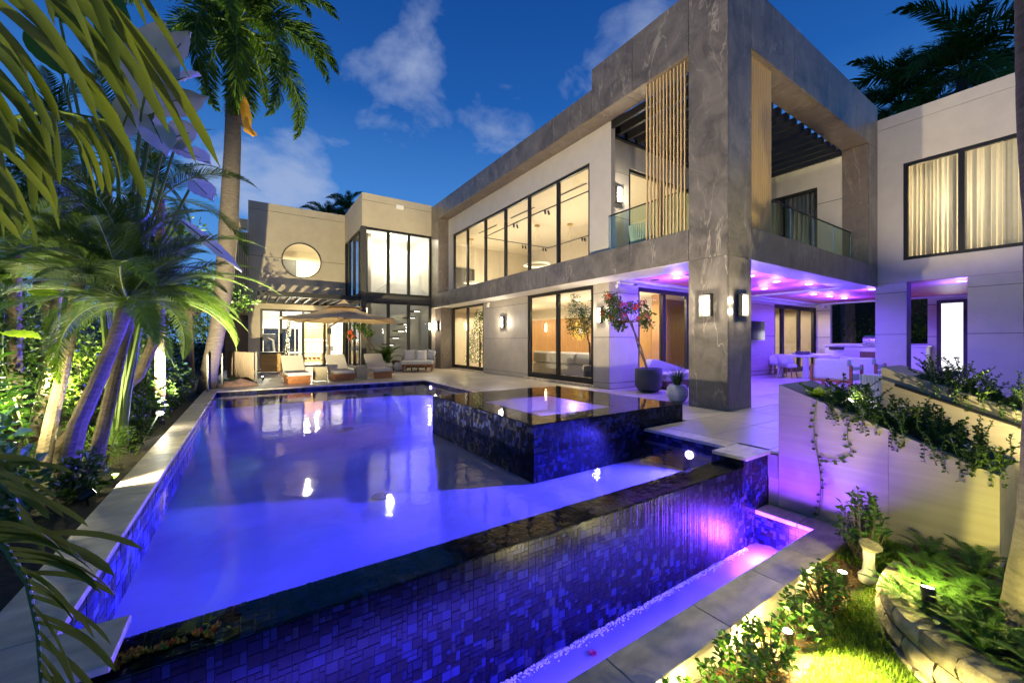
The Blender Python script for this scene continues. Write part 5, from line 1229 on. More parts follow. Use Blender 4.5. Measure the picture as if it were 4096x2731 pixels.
# cluster of date palms
DP = [((-1.42, 5.27, -.12), [(310, 1700, 3.75), (406, 1490, 3.85), (470, 1330, 3.95), (512, 1210, 4.0)], [.082, .068, .058, .055, .062], 36, 1.0, 'date palm with the thickest leaning trunk, closest to the pool edge'),
      ((-1.28, 5.42, -.12), [(420, 1680, 4.0), (464, 1490, 4.1), (505, 1330, 4.2), (524, 1235, 4.25)], [.065, .055, .05, .046, .055], 24, .9, 'slender date palm leaning just behind the thickest trunk'),
      ((-2.05, 7.2, -.12), [(556, 1500, 5.4), (610, 1380, 5.4), (632, 1280, 5.5), (636, 1190, 5.5)], [.065, .06, .056, .054, .065], 26, .95, 'date palm curving up against the hedge near the pool middle'),
      ((-2.5, 8.2, -.12), [(150, 1650, 6.0), (185, 1480, 6.1), (215, 1300, 6.2), (240, 1060, 6.3)], [.07, .065, .06, .058, .07], 18, 1.0, 'date palm with warm lit trunk deep in the garden'),
      ((-1.80, 6.1, -.12), [(215, 1640, 4.6), (255, 1480, 4.65), (290, 1280, 4.7), (315, 1120, 4.8)], [.065, .06, .056, .054, .065], 18, .95, 'thin date palm between the warm lit trunk and the thick trunk')]
for i, (b, q, rr, n, s, lb) in enumerate(DP):
    pts = [b] + [tuple(cw(*p)) for p in q]; top = Vector(pts[-1])
    palm_tree('date_palm', lb, b, pts, rr, top, crown_set(DF, n, 74, -22, .72 * s, 1.08 * s, i), 'trunk', group='date palms by the pool')
# royal palm
rb = Vector((-.95, 13.2, 0))
pts = [rb + Vector((0, 0, -.12)), cw(838, 1480, 10.5), cw(868, 1330, 10.6), cw(893, 1180, 10.7), cw(915, 900, 10.9), cw(930, 600, 11.1), cw(938, 280, 11.3)]
rc = cw(945, 90, 11.5)
fr = crown_set(RF, 25, 66, -75, .95, 1.2, 3)
ryl = palm_tree('royal_palm', 'tall royal palm rising beside the far pool corner', rb, pts, [.22, .19, .18, .20, .225, .20, .165], rc, fr, 'trunk_pale', rings=False, rn=16)
MB().tube([pts[-1] - Vector((0, 0, .05)), pts[-1].lerp(rc, .5), rc + Vector((0, 0, .2))], [.17, .16, .09], 14).build('crownshaft', 'crownshaft', ryl, smooth=True)
for i in range(22):
    z = .9 + i * .36; f = min(.999, z / 8.6) * (len(pts) - 2) + 1; j = int(f); p = pts[j].lerp(pts[min(j + 1, len(pts) - 1)], f - j)
sp = cw(985, 420, 11.1); mb = MB()
for j, (w_, dz, dx) in enumerate(((.05, .35, -.14), (.10, .1, -.06), (.13, -.25, 0), (.10, -.6, .02), (.16, -.75, .10), (.03, -.85, .2))):
    for a in (-1, -.3, .3, 1): mb.v.append((sp.x + dx + w_ * a, sp.y - .10 * (1 - a * a), sp.z + dz))
for j in range(5):
    for a in range(3): k = j * 4 + a; mb.f.append((k, k + 1, k + 5, k + 4)); mb.m.append(0)
mb.build('dry_sheath', 'dry', ryl, smooth=True)
# royal palms beyond the wing and over the roofs
for i, (px_, py_, d, lb, s) in enumerate(((3850, 300, 21, 'dark royal palm crown rising behind the wing roof', 1.75), (3600, 430, 25, 'dark palm crown partly hidden behind the stone frame corner', 1.5), (1300, 880, 40, 'small far palm over the roof of the stair tower', .9), (1390, 850, 41, 'far palm top beside the stair tower corner', .9))):
    c = cw(px_, py_, d); palm_tree('royal_palm', lb, (c.x, c.y, -1.5), [(c.x, c.y, -1.5), (c.x, c.y, c.z - .3)], [.3, .22], c, crown_set(RF, 16, 70, -60, s, 1.2 * s, 40 + i), 'trunk_pale', rings=False)
tb = cw(3395, 1400, 21.5); palm_tree('royal_palm', 'violet lit palm trunk seen through the dark patio opening', (tb.x, tb.y, -1.4), [(tb.x, tb.y, -1.4), (tb.x - .05, tb.y + .05, 4)], [.36, .30], (tb.x, tb.y, 5), [], 'trunk_pale', rings=True)
# palm trunk at the edge of the lawn
rt = [gp(4105, 2660, -.62), cw(4112, 2460, 2.48), cw(4128, 2280, 2.5), cw(4155, 2060, 2.5), cw(4180, 1500, 2.5), cw(4172, 900, 2.5), cw(4145, 450, 2.5), cw(4130, -300, 2.5)]
palm_tree('palm_tree', 'grey palm trunk standing beside the fern bed', tuple(rt[0]), [tuple(p) for p in rt], [.145, .115, .098, .086, .080, .080, .080, .078], rt[-1] + Vector((0, 0, 1.5)), crown_set(RF, 9, 60, 10, .8, .9, 9), 'trunk_pale', rings=False, rn=20)
# foreground areca fronds, each leaflet its own piece
def fore_frond(label, base, az, pitch, roll, L, n, ll, lw, e0, e1, droop, seed, tip=0):
    t = thing('areca_frond', label, 'palm frond', tuple(base), group='areca fronds close to the camera')
    r = random.Random(seed); parts = []; mb = frond(MB(), L, e0, e1, n, ll, lw, droop, 48, 8, seg=6, rad=.012, start=.10, r=r, kr=0, parts=parts)
    t.rotation_euler = (R(roll), R(-pitch), R(az)); mb.build('stalk', 'stem', t)
    for p in parts: p.build('leaflet', 'leaf_fore', t)
    return t
FCAM = R(90) - TT
# ------------------------------------------------------------------ banana-like paddle leaves
def paddle(mb, base, tip, W, nrm, curl=.15, sag=.0, tears=0, r=rp, n=14):
    base, tip, nrm = Vector(base), Vector(tip), Vector(nrm); d = (tip - base); L = d.length; d.normalize()
    s = d.cross(nrm).normalized(); nn = s.cross(d).normalized()
    prev = None
    for i in range(n + 1):
        t_ = i / n; w_ = W * .5 * (math.sin(math.pi * min(1, .05 + t_ * .95)) ** .75) * (1 if t_ < .75 else 1 - .3 * ((t_ - .75) / .25) ** 2); c = base + d * L * t_ - nn * sag * L * t_ * t_
        if i == n: w_ = .01
        row = []
        for a in (-1, -.55, -.08, .08, .55, 1): row.append(len(mb.v)); mb.v.append(tuple(c + s * a * w_ + nn * (curl * W * (a * a) + .01 * math.sin(i * 2.2 + a * 3))))
        if prev and not (tears and i % tears == 0):
            for k in range(5): mb.f.append((prev[k], prev[k + 1], row[k + 1], row[k])); mb.m.append(0)
        elif prev:
            mb.f.append((prev[2], prev[3], row[3], row[2])); mb.m.append(0)
        prev = row
bp_ = thing('bird_of_paradise', 'giant bird of paradise with big pale paddle leaves behind the date palms', 'plant', tuple(gp(470, 1750, -.12)), world=True)
D_ = 4.9; clump = cw(480, 1350, D_)
PL = [((565, 450), (650, 80), .52, (.2, -1, .25), 0), ((640, 280), (760, 128), .30, (.1, -1, .2), 0), ((574, 417), (826, 392), .36, (-.1, -.7, -.7), 0), ((470, 260), (415, -120), .36, (.3, -1, .2), 0),
      ((628, 350), (795, 292), .30, (0, -.9, .45), 0), ((660, 560), (800, 520), .34, (0, -1, -.1), 0), ((240, 80), (320, -60), .34, (.2, -1, 0), 0), ((600, 470), (670, 620), .34, (.2, -1, -.3), 0), ((700, 590), (840, 650), .30, (0, -1, .6), 0), ((250, 300), (120, 100), .36, (.3, -1, .3), 0), ((470, 560), (560, 330), .30, (.4, -1, .1), 0),
      ((720, 880), (968, 1075), .17, (0, -.6, .8), 0), ((775, 725), (850, 800), .26, (0, -1, .4), 0)]
for i, (b, tp, w_, nrm, tears) in enumerate(PL):
    dd = D_ + (i % 3) * .12 - .1; B_ = cw(*b, dd); T_ = cw(*tp, dd - .15); mb = MB(); paddle(mb, B_, T_, w_, nrm, .12, .05, tears); mb.build('leaf', 'leaf_paddle' if i not in (3, 6, 9) else 'leaf_paddle_green', bp_, smooth=True)
    MB().tube([clump + Vector((rp.uniform(-.1, .1), rp.uniform(-.1, .1), -1.3)), clump.lerp(B_, .5) + Vector((0, 0, .1)), B_, B_.lerp(T_, .7)], [.03, .02, .014, .005], 6).build('leaf_stalk', 'stem', bp_)
for i, (q, n, s, lb) in enumerate((((190, 720, 6.4), 17, 1.25, 'tall palm crown filling the gap behind the areca fronds'), ((430, 640, 6.9), 15, 1.1, 'tall palm crown behind the bird of paradise stalks'), ((60, 1000, 5.4), 15, 1.0, 'palm crown at the picture edge above the hedge'), ((640, 800, 6.6), 13, 1.0, 'palm crown between the bird of paradise and the royal palm'))):
    c = cw(*q); palm_tree('garden_palm', lb, (c.x, c.y, -.12), [(c.x, c.y, -.12), tuple(c)], [.07, .06], c, crown_set(DF, n, 75, -50, s, 1.3 * s, 60 + i), 'trunk', group='palms deep in the garden')
# loose broad leaves deep in the garden
for i, (b, tp, w_, lb) in enumerate((((230, 1180), (110, 1165), .12, 'bright green single broad leaf in the dark garden'), ((10, 1330), (160, 1345), .10, 'pale single broad leaf low in the dark garden'))):
    t = thing('broad_leaf_plant', lb, 'plant', tuple(gp(60 + 90 * i, 1900, -.12)), world=True)
    B_, T_ = cw(*b, 4.3), cw(*tp, 4.2); mb = MB(); paddle(mb, B_, T_, w_ * 1.6, (0, -.5, .8), .1, .05); mb.build('leaf', 'leaf_lime', t, smooth=True); MB().tube([gp(60 + 90 * i, 1900, -.12), B_ + Vector((0, 0, -.3)), B_], .008, 5).build('stem', 'stem', t)

def rdir(r, zlo=-.4, zhi=.9):
    a = r.uniform(0, 6.283); z = r.uniform(zlo, zhi); k = math.sqrt(max(0, 1 - z * z)); return Vector((k * math.cos(a), k * math.sin(a), z))
def leaf_cloud(mb, c, rad, n, L, W, r, hollow=.5, zlo=-.5):
    c = Vector(c); rad = Vector(rad)
    for _ in range(n):
        d = rdir(r, -1, 1); k = (hollow + (1 - hollow) * r.random()) * (1 + .18 * math.sin(5 * d.x + 3 * d.z + c.x * 7)); p = c + Vector((d.x * rad.x, d.y * rad.y, d.z * rad.z)) * k
        o = (d + rdir(r, zlo, .9) * .9).normalized(); mb.leaf(p, o, rdir(r, .2, 1), L * r.uniform(.7, 1.25), W * r.uniform(.7, 1.2))
# hedge behind the date palms: a row of shrubs grown together
for i in range(9):
    y = 3.0 + i * 1.25; x = -3.05 + .25 * math.sin(i * 2.3); h = 2.1 + .35 * math.sin(i * 1.7); r = random.Random(100 + i)
    t = thing('hedge_shrub', 'dark small leaved shrub in the hedge along the garden', 'shrub', (x, y, -.12), group='shrubs of the dark hedge', world=True)
    mb = MB()
    for k in range(4): leaf_cloud(mb, (x + r.uniform(-.3, .3), y + r.uniform(-.5, .5), h * (.25 + .2 * k)), (.62, .75, h * .26), 620, .075, .042, r, .55)
    mb.build('foliage', 'leaf_hedge', t); MB().tube([(x, y, -.12), (x, y, h * .6)], [.05, .02], 6).build('stem', 'trunk', t)
for i, (q, rr, lb) in enumerate((((150, 900, 9.0), 1.7, 'leafy tree crown deep behind the date palms'), ((520, 950, 9.6), 1.5, 'leafy tree crown behind the garden near the royal palm'), ((760, 1180, 11.5), 1.3, 'leafy tree behind the royal palm trunk'))):
    c = cw(*q); t = thing('garden_tree', lb, 'tree', (c.x, c.y, -.12), group='leafy trees deep in the garden', world=True); r = random.Random(140 + i); mb = MB(); MB().tube([(c.x, c.y, -.12), tuple(c)], [.12, .05], 8).build('trunk', 'trunk', t)
    for k in range(16):
        d = rdir(r, -.9, .8); e = c + Vector((d.x * rr, d.y * rr, d.z * rr * .9)) * r.uniform(.3, 1); leaf_cloud(mb, e, (.55, .55, .45), 260, .13, .06, r, .2); MB().tube([tuple(c - Vector((0, 0, .6))), tuple(e)], [.03, .008], 4).build('branch', 'trunk', t)
    mb.build('crown', 'leaf_hedge', t)
# far tree mass behind the garden
mb = MB(); r = random.Random(77)
for k in range(34):
    x = -7 - r.random() * 7; y = 2 + k * .95; leaf_cloud(mb, (x, y, r.uniform(1.0, 2.6)), (1.8, 1.5, r.uniform(1.6, 2.6)), 700, .20, .11, r, .5)
for k in range(14): leaf_cloud(mb, (-7 + k * .5, 24 + 3 * r.random(), r.uniform(.6, 2.4)), (1.0, 1.0, 1.4), 420, .18, .10, r, .4)
tag(mb.build('treeline', 'leaf_hedge'), 'dark mass of trees far behind the garden hedge', 'trees', kind='stuff')
mb = MB()
for k in range(16): leaf_cloud(mb, (26 + r.random() * 4, -4 + k * 1.0, r.uniform(.5, 3.2)), (1.6, 1.2, 1.9), 900, .16, .09, r, .45)
tag(mb.build('treeline', 'leaf_hedge'), 'dark trees seen through the patio opening', 'trees', kind='stuff')
struct(box('dark_backdrop', 31, 34, -14, 16, -1.5, 4.5, 'earth'))  # dark box added to block the bright sky between the trees
# undergrowth shrubs on the pool side of the garden
def shrub(name, label, x, y, z, rx, rz_, n, L, W, m, seed, group=None, cat='shrub', stems=5, hollow=.25):
    t = thing(name, label, cat, (x, y, z), group=group, world=True); r = random.Random(seed); mb = MB()
    sm = MB(); top = []
    for k in range(stems):
        a = 6.283 * k / stems + r.uniform(-.4, .4); q = r.uniform(.3, .8); p = Vector((x + rx * q * math.cos(a), y + rx * q * math.sin(a), z + rz_ * r.uniform(1.1, 1.8))); sm.tube([(x, y, z), (x + (p.x - x) * .4, y + (p.y - y) * .4, z + rz_ * .6), p], [.012, .009, .004], 5)
    sm.build('stem', 'trunk', t); leaf_cloud(mb, (x, y, z + rz_), (rx, rx, rz_), n, L, W, r, hollow); mb.build('foliage', m, t); return t
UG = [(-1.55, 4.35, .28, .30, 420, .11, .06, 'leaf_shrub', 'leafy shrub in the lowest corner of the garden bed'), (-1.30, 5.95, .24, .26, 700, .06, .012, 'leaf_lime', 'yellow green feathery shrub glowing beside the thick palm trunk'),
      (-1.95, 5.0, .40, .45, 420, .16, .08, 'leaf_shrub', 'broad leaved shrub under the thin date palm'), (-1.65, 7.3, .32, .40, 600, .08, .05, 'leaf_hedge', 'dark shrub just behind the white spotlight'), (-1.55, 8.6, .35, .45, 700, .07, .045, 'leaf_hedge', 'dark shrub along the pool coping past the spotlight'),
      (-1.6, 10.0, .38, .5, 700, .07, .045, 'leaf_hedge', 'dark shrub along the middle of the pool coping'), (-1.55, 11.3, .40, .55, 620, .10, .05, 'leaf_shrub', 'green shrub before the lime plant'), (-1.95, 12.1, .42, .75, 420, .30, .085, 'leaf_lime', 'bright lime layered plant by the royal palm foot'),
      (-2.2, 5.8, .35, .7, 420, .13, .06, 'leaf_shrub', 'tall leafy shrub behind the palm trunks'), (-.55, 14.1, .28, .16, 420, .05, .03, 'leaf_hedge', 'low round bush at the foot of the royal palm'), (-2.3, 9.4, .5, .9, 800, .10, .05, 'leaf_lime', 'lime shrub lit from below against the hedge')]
UG += [(-1.22, 4.95, .17, .20, 420, .07, .04, 'leaf_hedge', 'low dark bush covering the soil by the coping spotlight'), (-1.25, 6.9, .18, .24, 480, .06, .035, 'leaf_hedge', 'low dark bush at the foot of the white floodlight'), (-1.28, 7.9, .22, .30, 560, .06, .035, 'leaf_hedge', 'low bush on the coping edge past the floodlight'), (-1.28, 9.2, .22, .34, 600, .06, .035, 'leaf_hedge', 'low bush half way along the pool coping'), (-1.28, 10.6, .22, .36, 600, .06, .035, 'leaf_hedge', 'low bush before the royal palm on the coping edge'), (-1.35, 12.0, .25, .40, 520, .07, .04, 'leaf_shrub', 'low bush hiding the foot of the royal palm'), (-1.75, 8.0, .4, .7, 800, .08, .05, 'leaf_hedge', 'tall dark shrub behind the coping bushes'), (-1.7, 9.4, .4, .75, 800, .08, .05, 'leaf_hedge', 'tall dark shrub half way along the bed')]
for i, (x, y, rx, rz_, n, L, W, m, lb) in enumerate(UG): shrub('garden_shrub', lb, x, y, -.12, rx, rz_, n, L, W, m, 200 + i)
# bougainvillea in the charcoal pot
bg_ = thing('bougainvillea', 'leaning bougainvillea with red and pink flowers in the charcoal pot', 'plant', (8.27, 6.39, .5), world=True)
b0 = Vector((8.27, 6.39, .5)); tipb = cw(2522, 1290, 9.75)
for k in range(3): MB().tube([b0 + Vector((.03 * k - .03, .02, 0)), b0.lerp(tipb, .5) + Vector((.04 * math.sin(k * 2), .03 * k - .03, .03)), tipb + Vector((.05 * k - .05, 0, .02))], [.022, .018, .012], 6).build('stem', 'trunk', bg_)
mb, fb, pb = MB(), MB(), MB(); r = random.Random(4)
for k in range(22):
    c = cw(2490 + r.uniform(-80, 105), 1255 + r.uniform(-65, 50), 9.7 + r.uniform(-.3, .3)); MB().tube([tipb, tipb.lerp(c, .6) + Vector((0, 0, .06)), c], [.008, .006, .003], 4).build('branch', 'trunk', bg_)
    leaf_cloud(mb, c, (.17, .17, .15), 60, .075, .055, r, .1)
    if k % 3: leaf_cloud(fb if k % 3 == 1 else pb, c + rdir(r) * .14, (.09, .09, .07), 30, .06, .05, r, .1)
mb.build('foliage', 'leaf_vine', bg_); fb.build('red_flowers', 'leaf_bloom', bg_)['kind'] = 'stuff'; pb.build('pink_flowers', 'leaf_pink', bg_)['kind'] = 'stuff'
# second bougainvillea under the umbrella
b2 = thing('bougainvillea', 'bougainvillea on slim stems just right of the umbrella mast', 'plant', (4.6, 16.8, 0), world=True)
mb, fb = MB(), MB(); cb = Vector((3.75, 16.9, 1.65)); MB().tube([(4.7, 16.9, .3), (4.3, 16.9, 1.0), cb], .018, 6).build('stem', 'trunk', b2); MB().tube([(4.5, 16.9, .3), (4.05, 16.9, 1.1), cb], .012, 6).build('stem', 'trunk', b2)
for k in range(9): leaf_cloud(mb, cb + Vector((r.uniform(-.5, .5), r.uniform(-.2, .2), r.uniform(-.22, .22))), (.2, .2, .15), 60, .09, .06, r, .1)
leaf_cloud(fb, cb + Vector((-.42, -.2, -.12)), (.12, .1, .22), 60, .08, .06, r, .1); mb.build('foliage', 'leaf_vine', b2); fb.build('red_flowers', 'leaf_bloom', b2)
# areca in the white pot, grass in the ribbed pot
ar = thing('areca_palm', 'small areca palm in the white pot by the stair tower', 'palm', (4.85, 16.9, .3), world=True)
for me, az, pitch, roll, s in crown_set(AF, 16, 60, 5, .8, 1.15, 8): o = place('frond', me, ar, (4.85, 16.9, .3)); o.rotation_euler = (R(roll), R(-pitch), R(az)); o.scale = (s,) * 3
gb = thing('grass_plant', 'arching grassy plant in the white ribbed pot', 'plant', (7.42, 5.02, .34), world=True); mb = MB()
for k in range(170):
    a = r.uniform(0, 6.283); l_ = r.uniform(.35, .65); o_ = Vector((math.cos(a), math.sin(a), 0)); p = Vector((7.42, 5.02, .34)) + o_ * .05; dd = (o_ * r.uniform(.1, .6) + Vector((0, 0, 1))).normalized(); s = o_.cross(Vector((0, 0, 1))) * .006; i0 = len(mb.v)
    for j in range(6): mb.v += [tuple(p - s * (1 - j / 5.5)), tuple(p + s * (1 - j / 5.5))]; p = p + dd * l_ / 5; dd = (dd + Vector((0, 0, -.28)) + o_ * .08).normalized()
    for j in range(5): mb.f.append((i0 + 2 * j, i0 + 2 * j + 1, i0 + 2 * j + 3, i0 + 2 * j + 2)); mb.m.append(0)
mb.build('blades', 'leaf_shrub', gb)
# olive tree indoors
ol = thing('olive_tree', 'indoor olive tree behind the wide sliding door', 'tree', (8.75, 8.9, 0), world=True)
MB().lathe([(.16, 0), (.22, .1), (.24, .5), (.22, .5)], 20, (8.75, 8.9, .012)).build('pot', 'pot_dark', ol, smooth=True); MB().tube([(8.75, 8.9, .45), (8.78, 8.95, 1.1), (8.72, 9.1, 1.7)], [.04, .03, .02], 6).build('trunk', 'trunk', ol)
mb = MB()
for k in range(22):
    c = Vector((8.72 + r.uniform(-.25, .35), 9.15 + r.uniform(-.62, .55), 2.05 + r.uniform(-.5, .55))); MB().tube([(8.72, 9.1, 1.7), c], [.01, .004], 4).build('branch', 'trunk', ol); leaf_cloud(mb, c, (.22, .22, .22), 130, .085, .022, r, .1)
mb.build('foliage', 'leaf_hedge', ol)

# ------------------------------------------------------------------ planting in the sloping planters
def sprig(mb, sm, p, h, r, L=.035, W=.022, lean=.5, n=14, m=0):
    a = r.uniform(0, 6.283); d = (Vector((math.cos(a), math.sin(a), 0)) * lean * r.random() + Vector((0, 0, 1))).normalized(); q = Vector(p); pts_ = [q.copy()]
    for j in range(n):
        q = q + d * h / n; d = (d + rdir(r, -.6, .4) * .22).normalized(); pts_.append(q.copy())
        for s in range(2): mb.leaf(q, (rdir(r, -.2, .8) + d * .3), rdir(r, .3, 1), L * r.uniform(.7, 1.3), W * r.uniform(.7, 1.3))
    sm.tube(pts_[::3] + [pts_[-1]], [.004] * (len(pts_[::3]) + 1), 3)
def planter_plants(x0, x1, y0, y1, z_hi, z_lo, n, seed, tall, lb0, group, x_off=0):
    r = random.Random(seed); k = 0
    for i in range(n):
        f = (i + .5) / n; y = y0 + (y1 - y0) * f; z = z_lo + (z_hi - z_lo) * f - .05; x = x0 + (x1 - x0) * (.25 + .5 * ((i * 7) % 5) / 4)
        t = thing('trailing_plant', lb0 % (('lowest', 'second lowest', 'third', 'fourth', 'fifth', 'sixth', 'seventh', 'highest')[min(7, int(8 * i / n))]), 'plant', (x, y, z), group=group, world=True)
        mb, sm, fl = MB(), MB(), MB()
        for s in range(24): sprig(mb, sm, (x + r.uniform(-.28, .28), y + r.uniform(-.14, .14), z), r.uniform(.10, tall), r)
        for s in range(3):      # trailers over the pool side edge
            q = Vector((x0 + .05, y + r.uniform(-.12, .12), z + .10)); d = Vector((-.6, r.uniform(-.5, .2), -.1)); pp = [q.copy()]
            for j in range(7):
                q = q + d.normalized() * .035; d = (d + Vector((.12, 0, -.35))).normalized(); q.x = max(q.x, x0 - .06); pp.append(q.copy())
                for u in range(2): mb.leaf(q, rdir(r, -.4, .5), rdir(r, .3, 1), .035, .026)
            sm.tube(pp, .003, 3)
        for s in range(6): leaf_cloud(fl, (x + r.uniform(-.25, .25), y + r.uniform(-.1, .1), z + r.uniform(.1, .25)), (.012, .012, .012), 4, .018, .014, r, .1)
        mb.build('foliage', 'leaf_vine', t)['kind'] = 'stuff'; sm.build('stems', 'stem', t)['kind'] = 'stuff'; fl.build('small_flowers', 'white', t)['kind'] = 'stuff'
planter_plants(4.985, 5.88, .58, 1.72, .63, .21, 8, 31, .36, 'leafy trailing plant in the limestone planter, %s on the slope', 'plants in the limestone planter')
planter_plants(6.9, 7.78, -.2, 1.35, .78, .23, 8, 32, .42, 'flowering plant in the handrail planter, %s on the slope', 'plants in the handrail planter')
# hanging vines on the planter wall
r = random.Random(61)
for i, (y, z1, z0, loop, lb) in enumerate(((1.72, .66, -.56, 0, 'long ivy strand hanging straight down the limestone planter wall'), (1.44, .52, .02, 1, 'short looping ivy strand on the limestone planter wall'))):
    t = thing('hanging_vine', lb, 'vine', (4.97, y, z1), world=True); pp = []; n = 16
    for j in range(n + 1):
        f = j / n; pp.append(Vector((4.965 - .01 * math.sin(f * 9), y + .03 * math.sin(f * 6) + (loop * .22 * max(0, f - .5) ** 1 * 2), z1 + (z0 - z1) * (f if not loop else math.sin(f * 1.57)))))
    MB().tube(pp, .0045, 5).build('stem', 'stem', t)
    for q in pp[1:]:
        mb = MB(); mb.leaf(q, Vector((-.3, r.choice((-1, 1)), r.uniform(-.6, .2))), (-1, 0, .3), r.uniform(.035, .06), r.uniform(.028, .042)); mb.build('leaf', 'leaf_vine', t)
o = thing('planter_plant', 'yellow variegated leafy plant at the top of the limestone planter', 'plant', (5.15, 1.78, .62), world=True)
for i in range(9):
    mb = MB(); a = i * .7; B_ = Vector((5.15, 1.78, .64)); T_ = B_ + Vector((math.cos(a) * .16, math.sin(a) * .16, .07 + .05 * (i % 3))); paddle(mb, B_, T_, .09, (0, 0, 1), .1, .2, n=8); mb.build('leaf', 'leaf_lime', o, smooth=True)
# ------------------------------------------------------------------ garden bottom right
SH = [(1.35, 1.20, .19, .17, 'shrub under the coping closest to the lower picture edge'), (1.85, 1.22, .17, .17, 'shrub under the coping by the first uplight'), (2.30, 1.20, .19, .20, 'shrub under the coping between the first and second uplights'), (2.75, 1.22, .17, .17, 'shrub under the coping by the second uplight'), (3.20, 1.20, .18, .18, 'shrub under the coping past the second uplight'), (3.65, 1.22, .16, .16, 'shrub under the coping before the last uplight'), (4.45, 1.20, .20, .33, 'tall dark shrub beside the stone birdbath')]
for i, (x, y, rx, rz_, lb) in enumerate(SH):
    t = thing('coping_shrub', 'glossy green ' + lb, 'shrub', (x, y, lawn_z(x, y)), group='shrubs under the trough coping', world=True); r = random.Random(300 + i); mb = MB(); sm = MB(); zb = lawn_z(x, y)
    for k in range(30 if i < 6 else 46):
        a = r.uniform(0, 6.283); q = rx * math.sqrt(r.random()); p = Vector((x + q * math.cos(a), y + q * math.sin(a) * .85, zb + rz_ * (.7 + 1.3 * r.random()) * (1 - .35 * (q / rx) ** 2))); p.y = min(p.y, 1.37)
        sm.tube([(x + .3 * (p.x - x), y + .3 * (p.y - y), zb), (x + .7 * (p.x - x), y + .7 * (p.y - y), (zb + p.z) / 2), p], [.005, .004, .003], 4)
        for u in range(9): d = rdir(r, -.1, .8); mb.leaf(p - Vector((0, 0, .012 * u)), d, rdir(r, .4, 1), r.uniform(.045, .07), r.uniform(.024, .036), .12)
    mb.build('foliage', 'leaf_shrub', t)['kind'] = 'stuff'; sm.build('stems', 'trunk', t)['kind'] = 'stuff'
# limestone blocks round the fern bed
bw_ = thing('garden_wall', 'low curved wall of split limestone blocks round the fern bed', 'wall', (3.4, .7, -.7), world=True)
curve = [(4.35, 1.02), (4.02, 1.02), (3.76, .96), (3.55, .84), (3.38, .68), (3.25, .50), (3.16, .29), (3.12, .06), (3.12, -.18), (3.12, -.42)]
r = random.Random(8)
for c_, (z0, z1, off) in enumerate(((-.86, -.745, .0), (-.742, -.625, .5), (-.622, -.505, 0))):
    for i in range(len(curve) - 1):
        def at(f):
            j = min(len(curve) - 2, int(f)); f -= j; return Vector((curve[j][0] + (curve[j + 1][0] - curve[j][0]) * f, curve[j][1] + (curve[j + 1][1] - curve[j][1]) * f, 0))
        if i + off + 1 > len(curve) - 1: continue
        a, b = at(i + off + .02), at(i + off + .98); d = (b - a).normalized(); n_ = Vector((d.y, -d.x, 0)) * -1
        if n_.dot(Vector((4.2, .2, 0)) - a) < 0: n_ = -n_
        ins = .02 * c_ + r.uniform(-.004, .004); ch = r.uniform(.004, .010); q = [a + n_ * ins + d * ch, b + n_ * ins - d * ch, b + n_ * (.20 + ins), a + n_ * (.20 + ins)]; qb = [a + n_ * (ins - .018), b + n_ * (ins - .018)]
        mid = (a + b) / 2 + n_ * (ins - .03)
        V_ = [q[0], (q[0] + q[1]) / 2 - n_ * .006, q[1], q[2], q[3]]; W_ = [qb[0], mid, qb[1], q[2], q[3]]
        vs = [v + Vector((0, 0, z1 + r.uniform(-.004, .004))) for v in V_] + [v + Vector((r.uniform(-.006, .006), r.uniform(-.006, .006), (z0 + z1) / 2 + r.uniform(-.02, .02))) for v in W_] + [v + Vector((0, 0, z0)) for v in V_]
        fs = [(4, 3, 2, 1, 0)] + [(k, (k + 1) % 5, 5 + (k + 1) % 5, 5 + k) for k in range(5)] + [(5 + k, 5 + (k + 1) % 5, 10 + (k + 1) % 5, 10 + k) for k in range(5)]
        MB().add(vs, fs).build('block', 'block', bw_)
mb = MB(); cc = Vector((4.4, .2, -.56)); mb.v = [tuple(cc)] + [(x + (4.4 - x) * .12, y + (.2 - y) * .12, -.56) for x, y in curve] + [(4.98, -.5, -.56), (4.98, 1.0, -.56)]
mb.f = [(0, i, i + 1) for i in range(1, len(mb.v) - 1)] + [(0, len(mb.v) - 1, 1)]; mb.m = [0] * len(mb.f); struct(mb.build('fern_bed', 'soil'))
# ferns
FF = []
for i in range(3):
    mb = MB(); n = 13; r = random.Random(500 + i)
    for k in range(n):
        az = k * 6.283 / n + r.uniform(-.2, .2); sub = MB(); frond(sub, r.uniform(.26, .40), 62 + r.uniform(-14, 14), -10, 22, .055, .016, .2, 62, 5, seg=1, rad=.003, start=.08, r=r); ca, sa = math.cos(az), math.sin(az)
        o_ = len(mb.v); mb.v += [(x * ca - y * sa, x * sa + y * ca, z) for x, y, z in sub.v]; mb.f += [tuple(o_ + q for q in f) for f in sub.f]; mb.m += sub.m
    o = mb.build('fronds', ['leaf_fern', 'stem']); FF.append(o.data); bpy.data.objects.remove(o)
FP = [(3.62, .62), (3.78, .78), (3.50, .42), (3.95, .62), (3.72, .42), (4.12, .80), (4.25, .55), (3.45, .18), (3.70, .16), (4.05, .36), (4.45, .80), (4.6, .58), (3.40, -.05), (3.66, -.1), (4.3, .28), (4.72, .84), (4.85, .62)]
for i, (x, y) in enumerate(FP):
    t = thing('fern', 'sword fern growing in the bed behind the limestone blocks', 'fern', (x, y, -.56), group='sword ferns in the block bed'); o = place('fronds', FF[i % 3], t); o.rotation_euler = (0, 0, i * 1.3); s = .8 + .08 * (i % 5); o.scale = (s,) * 3
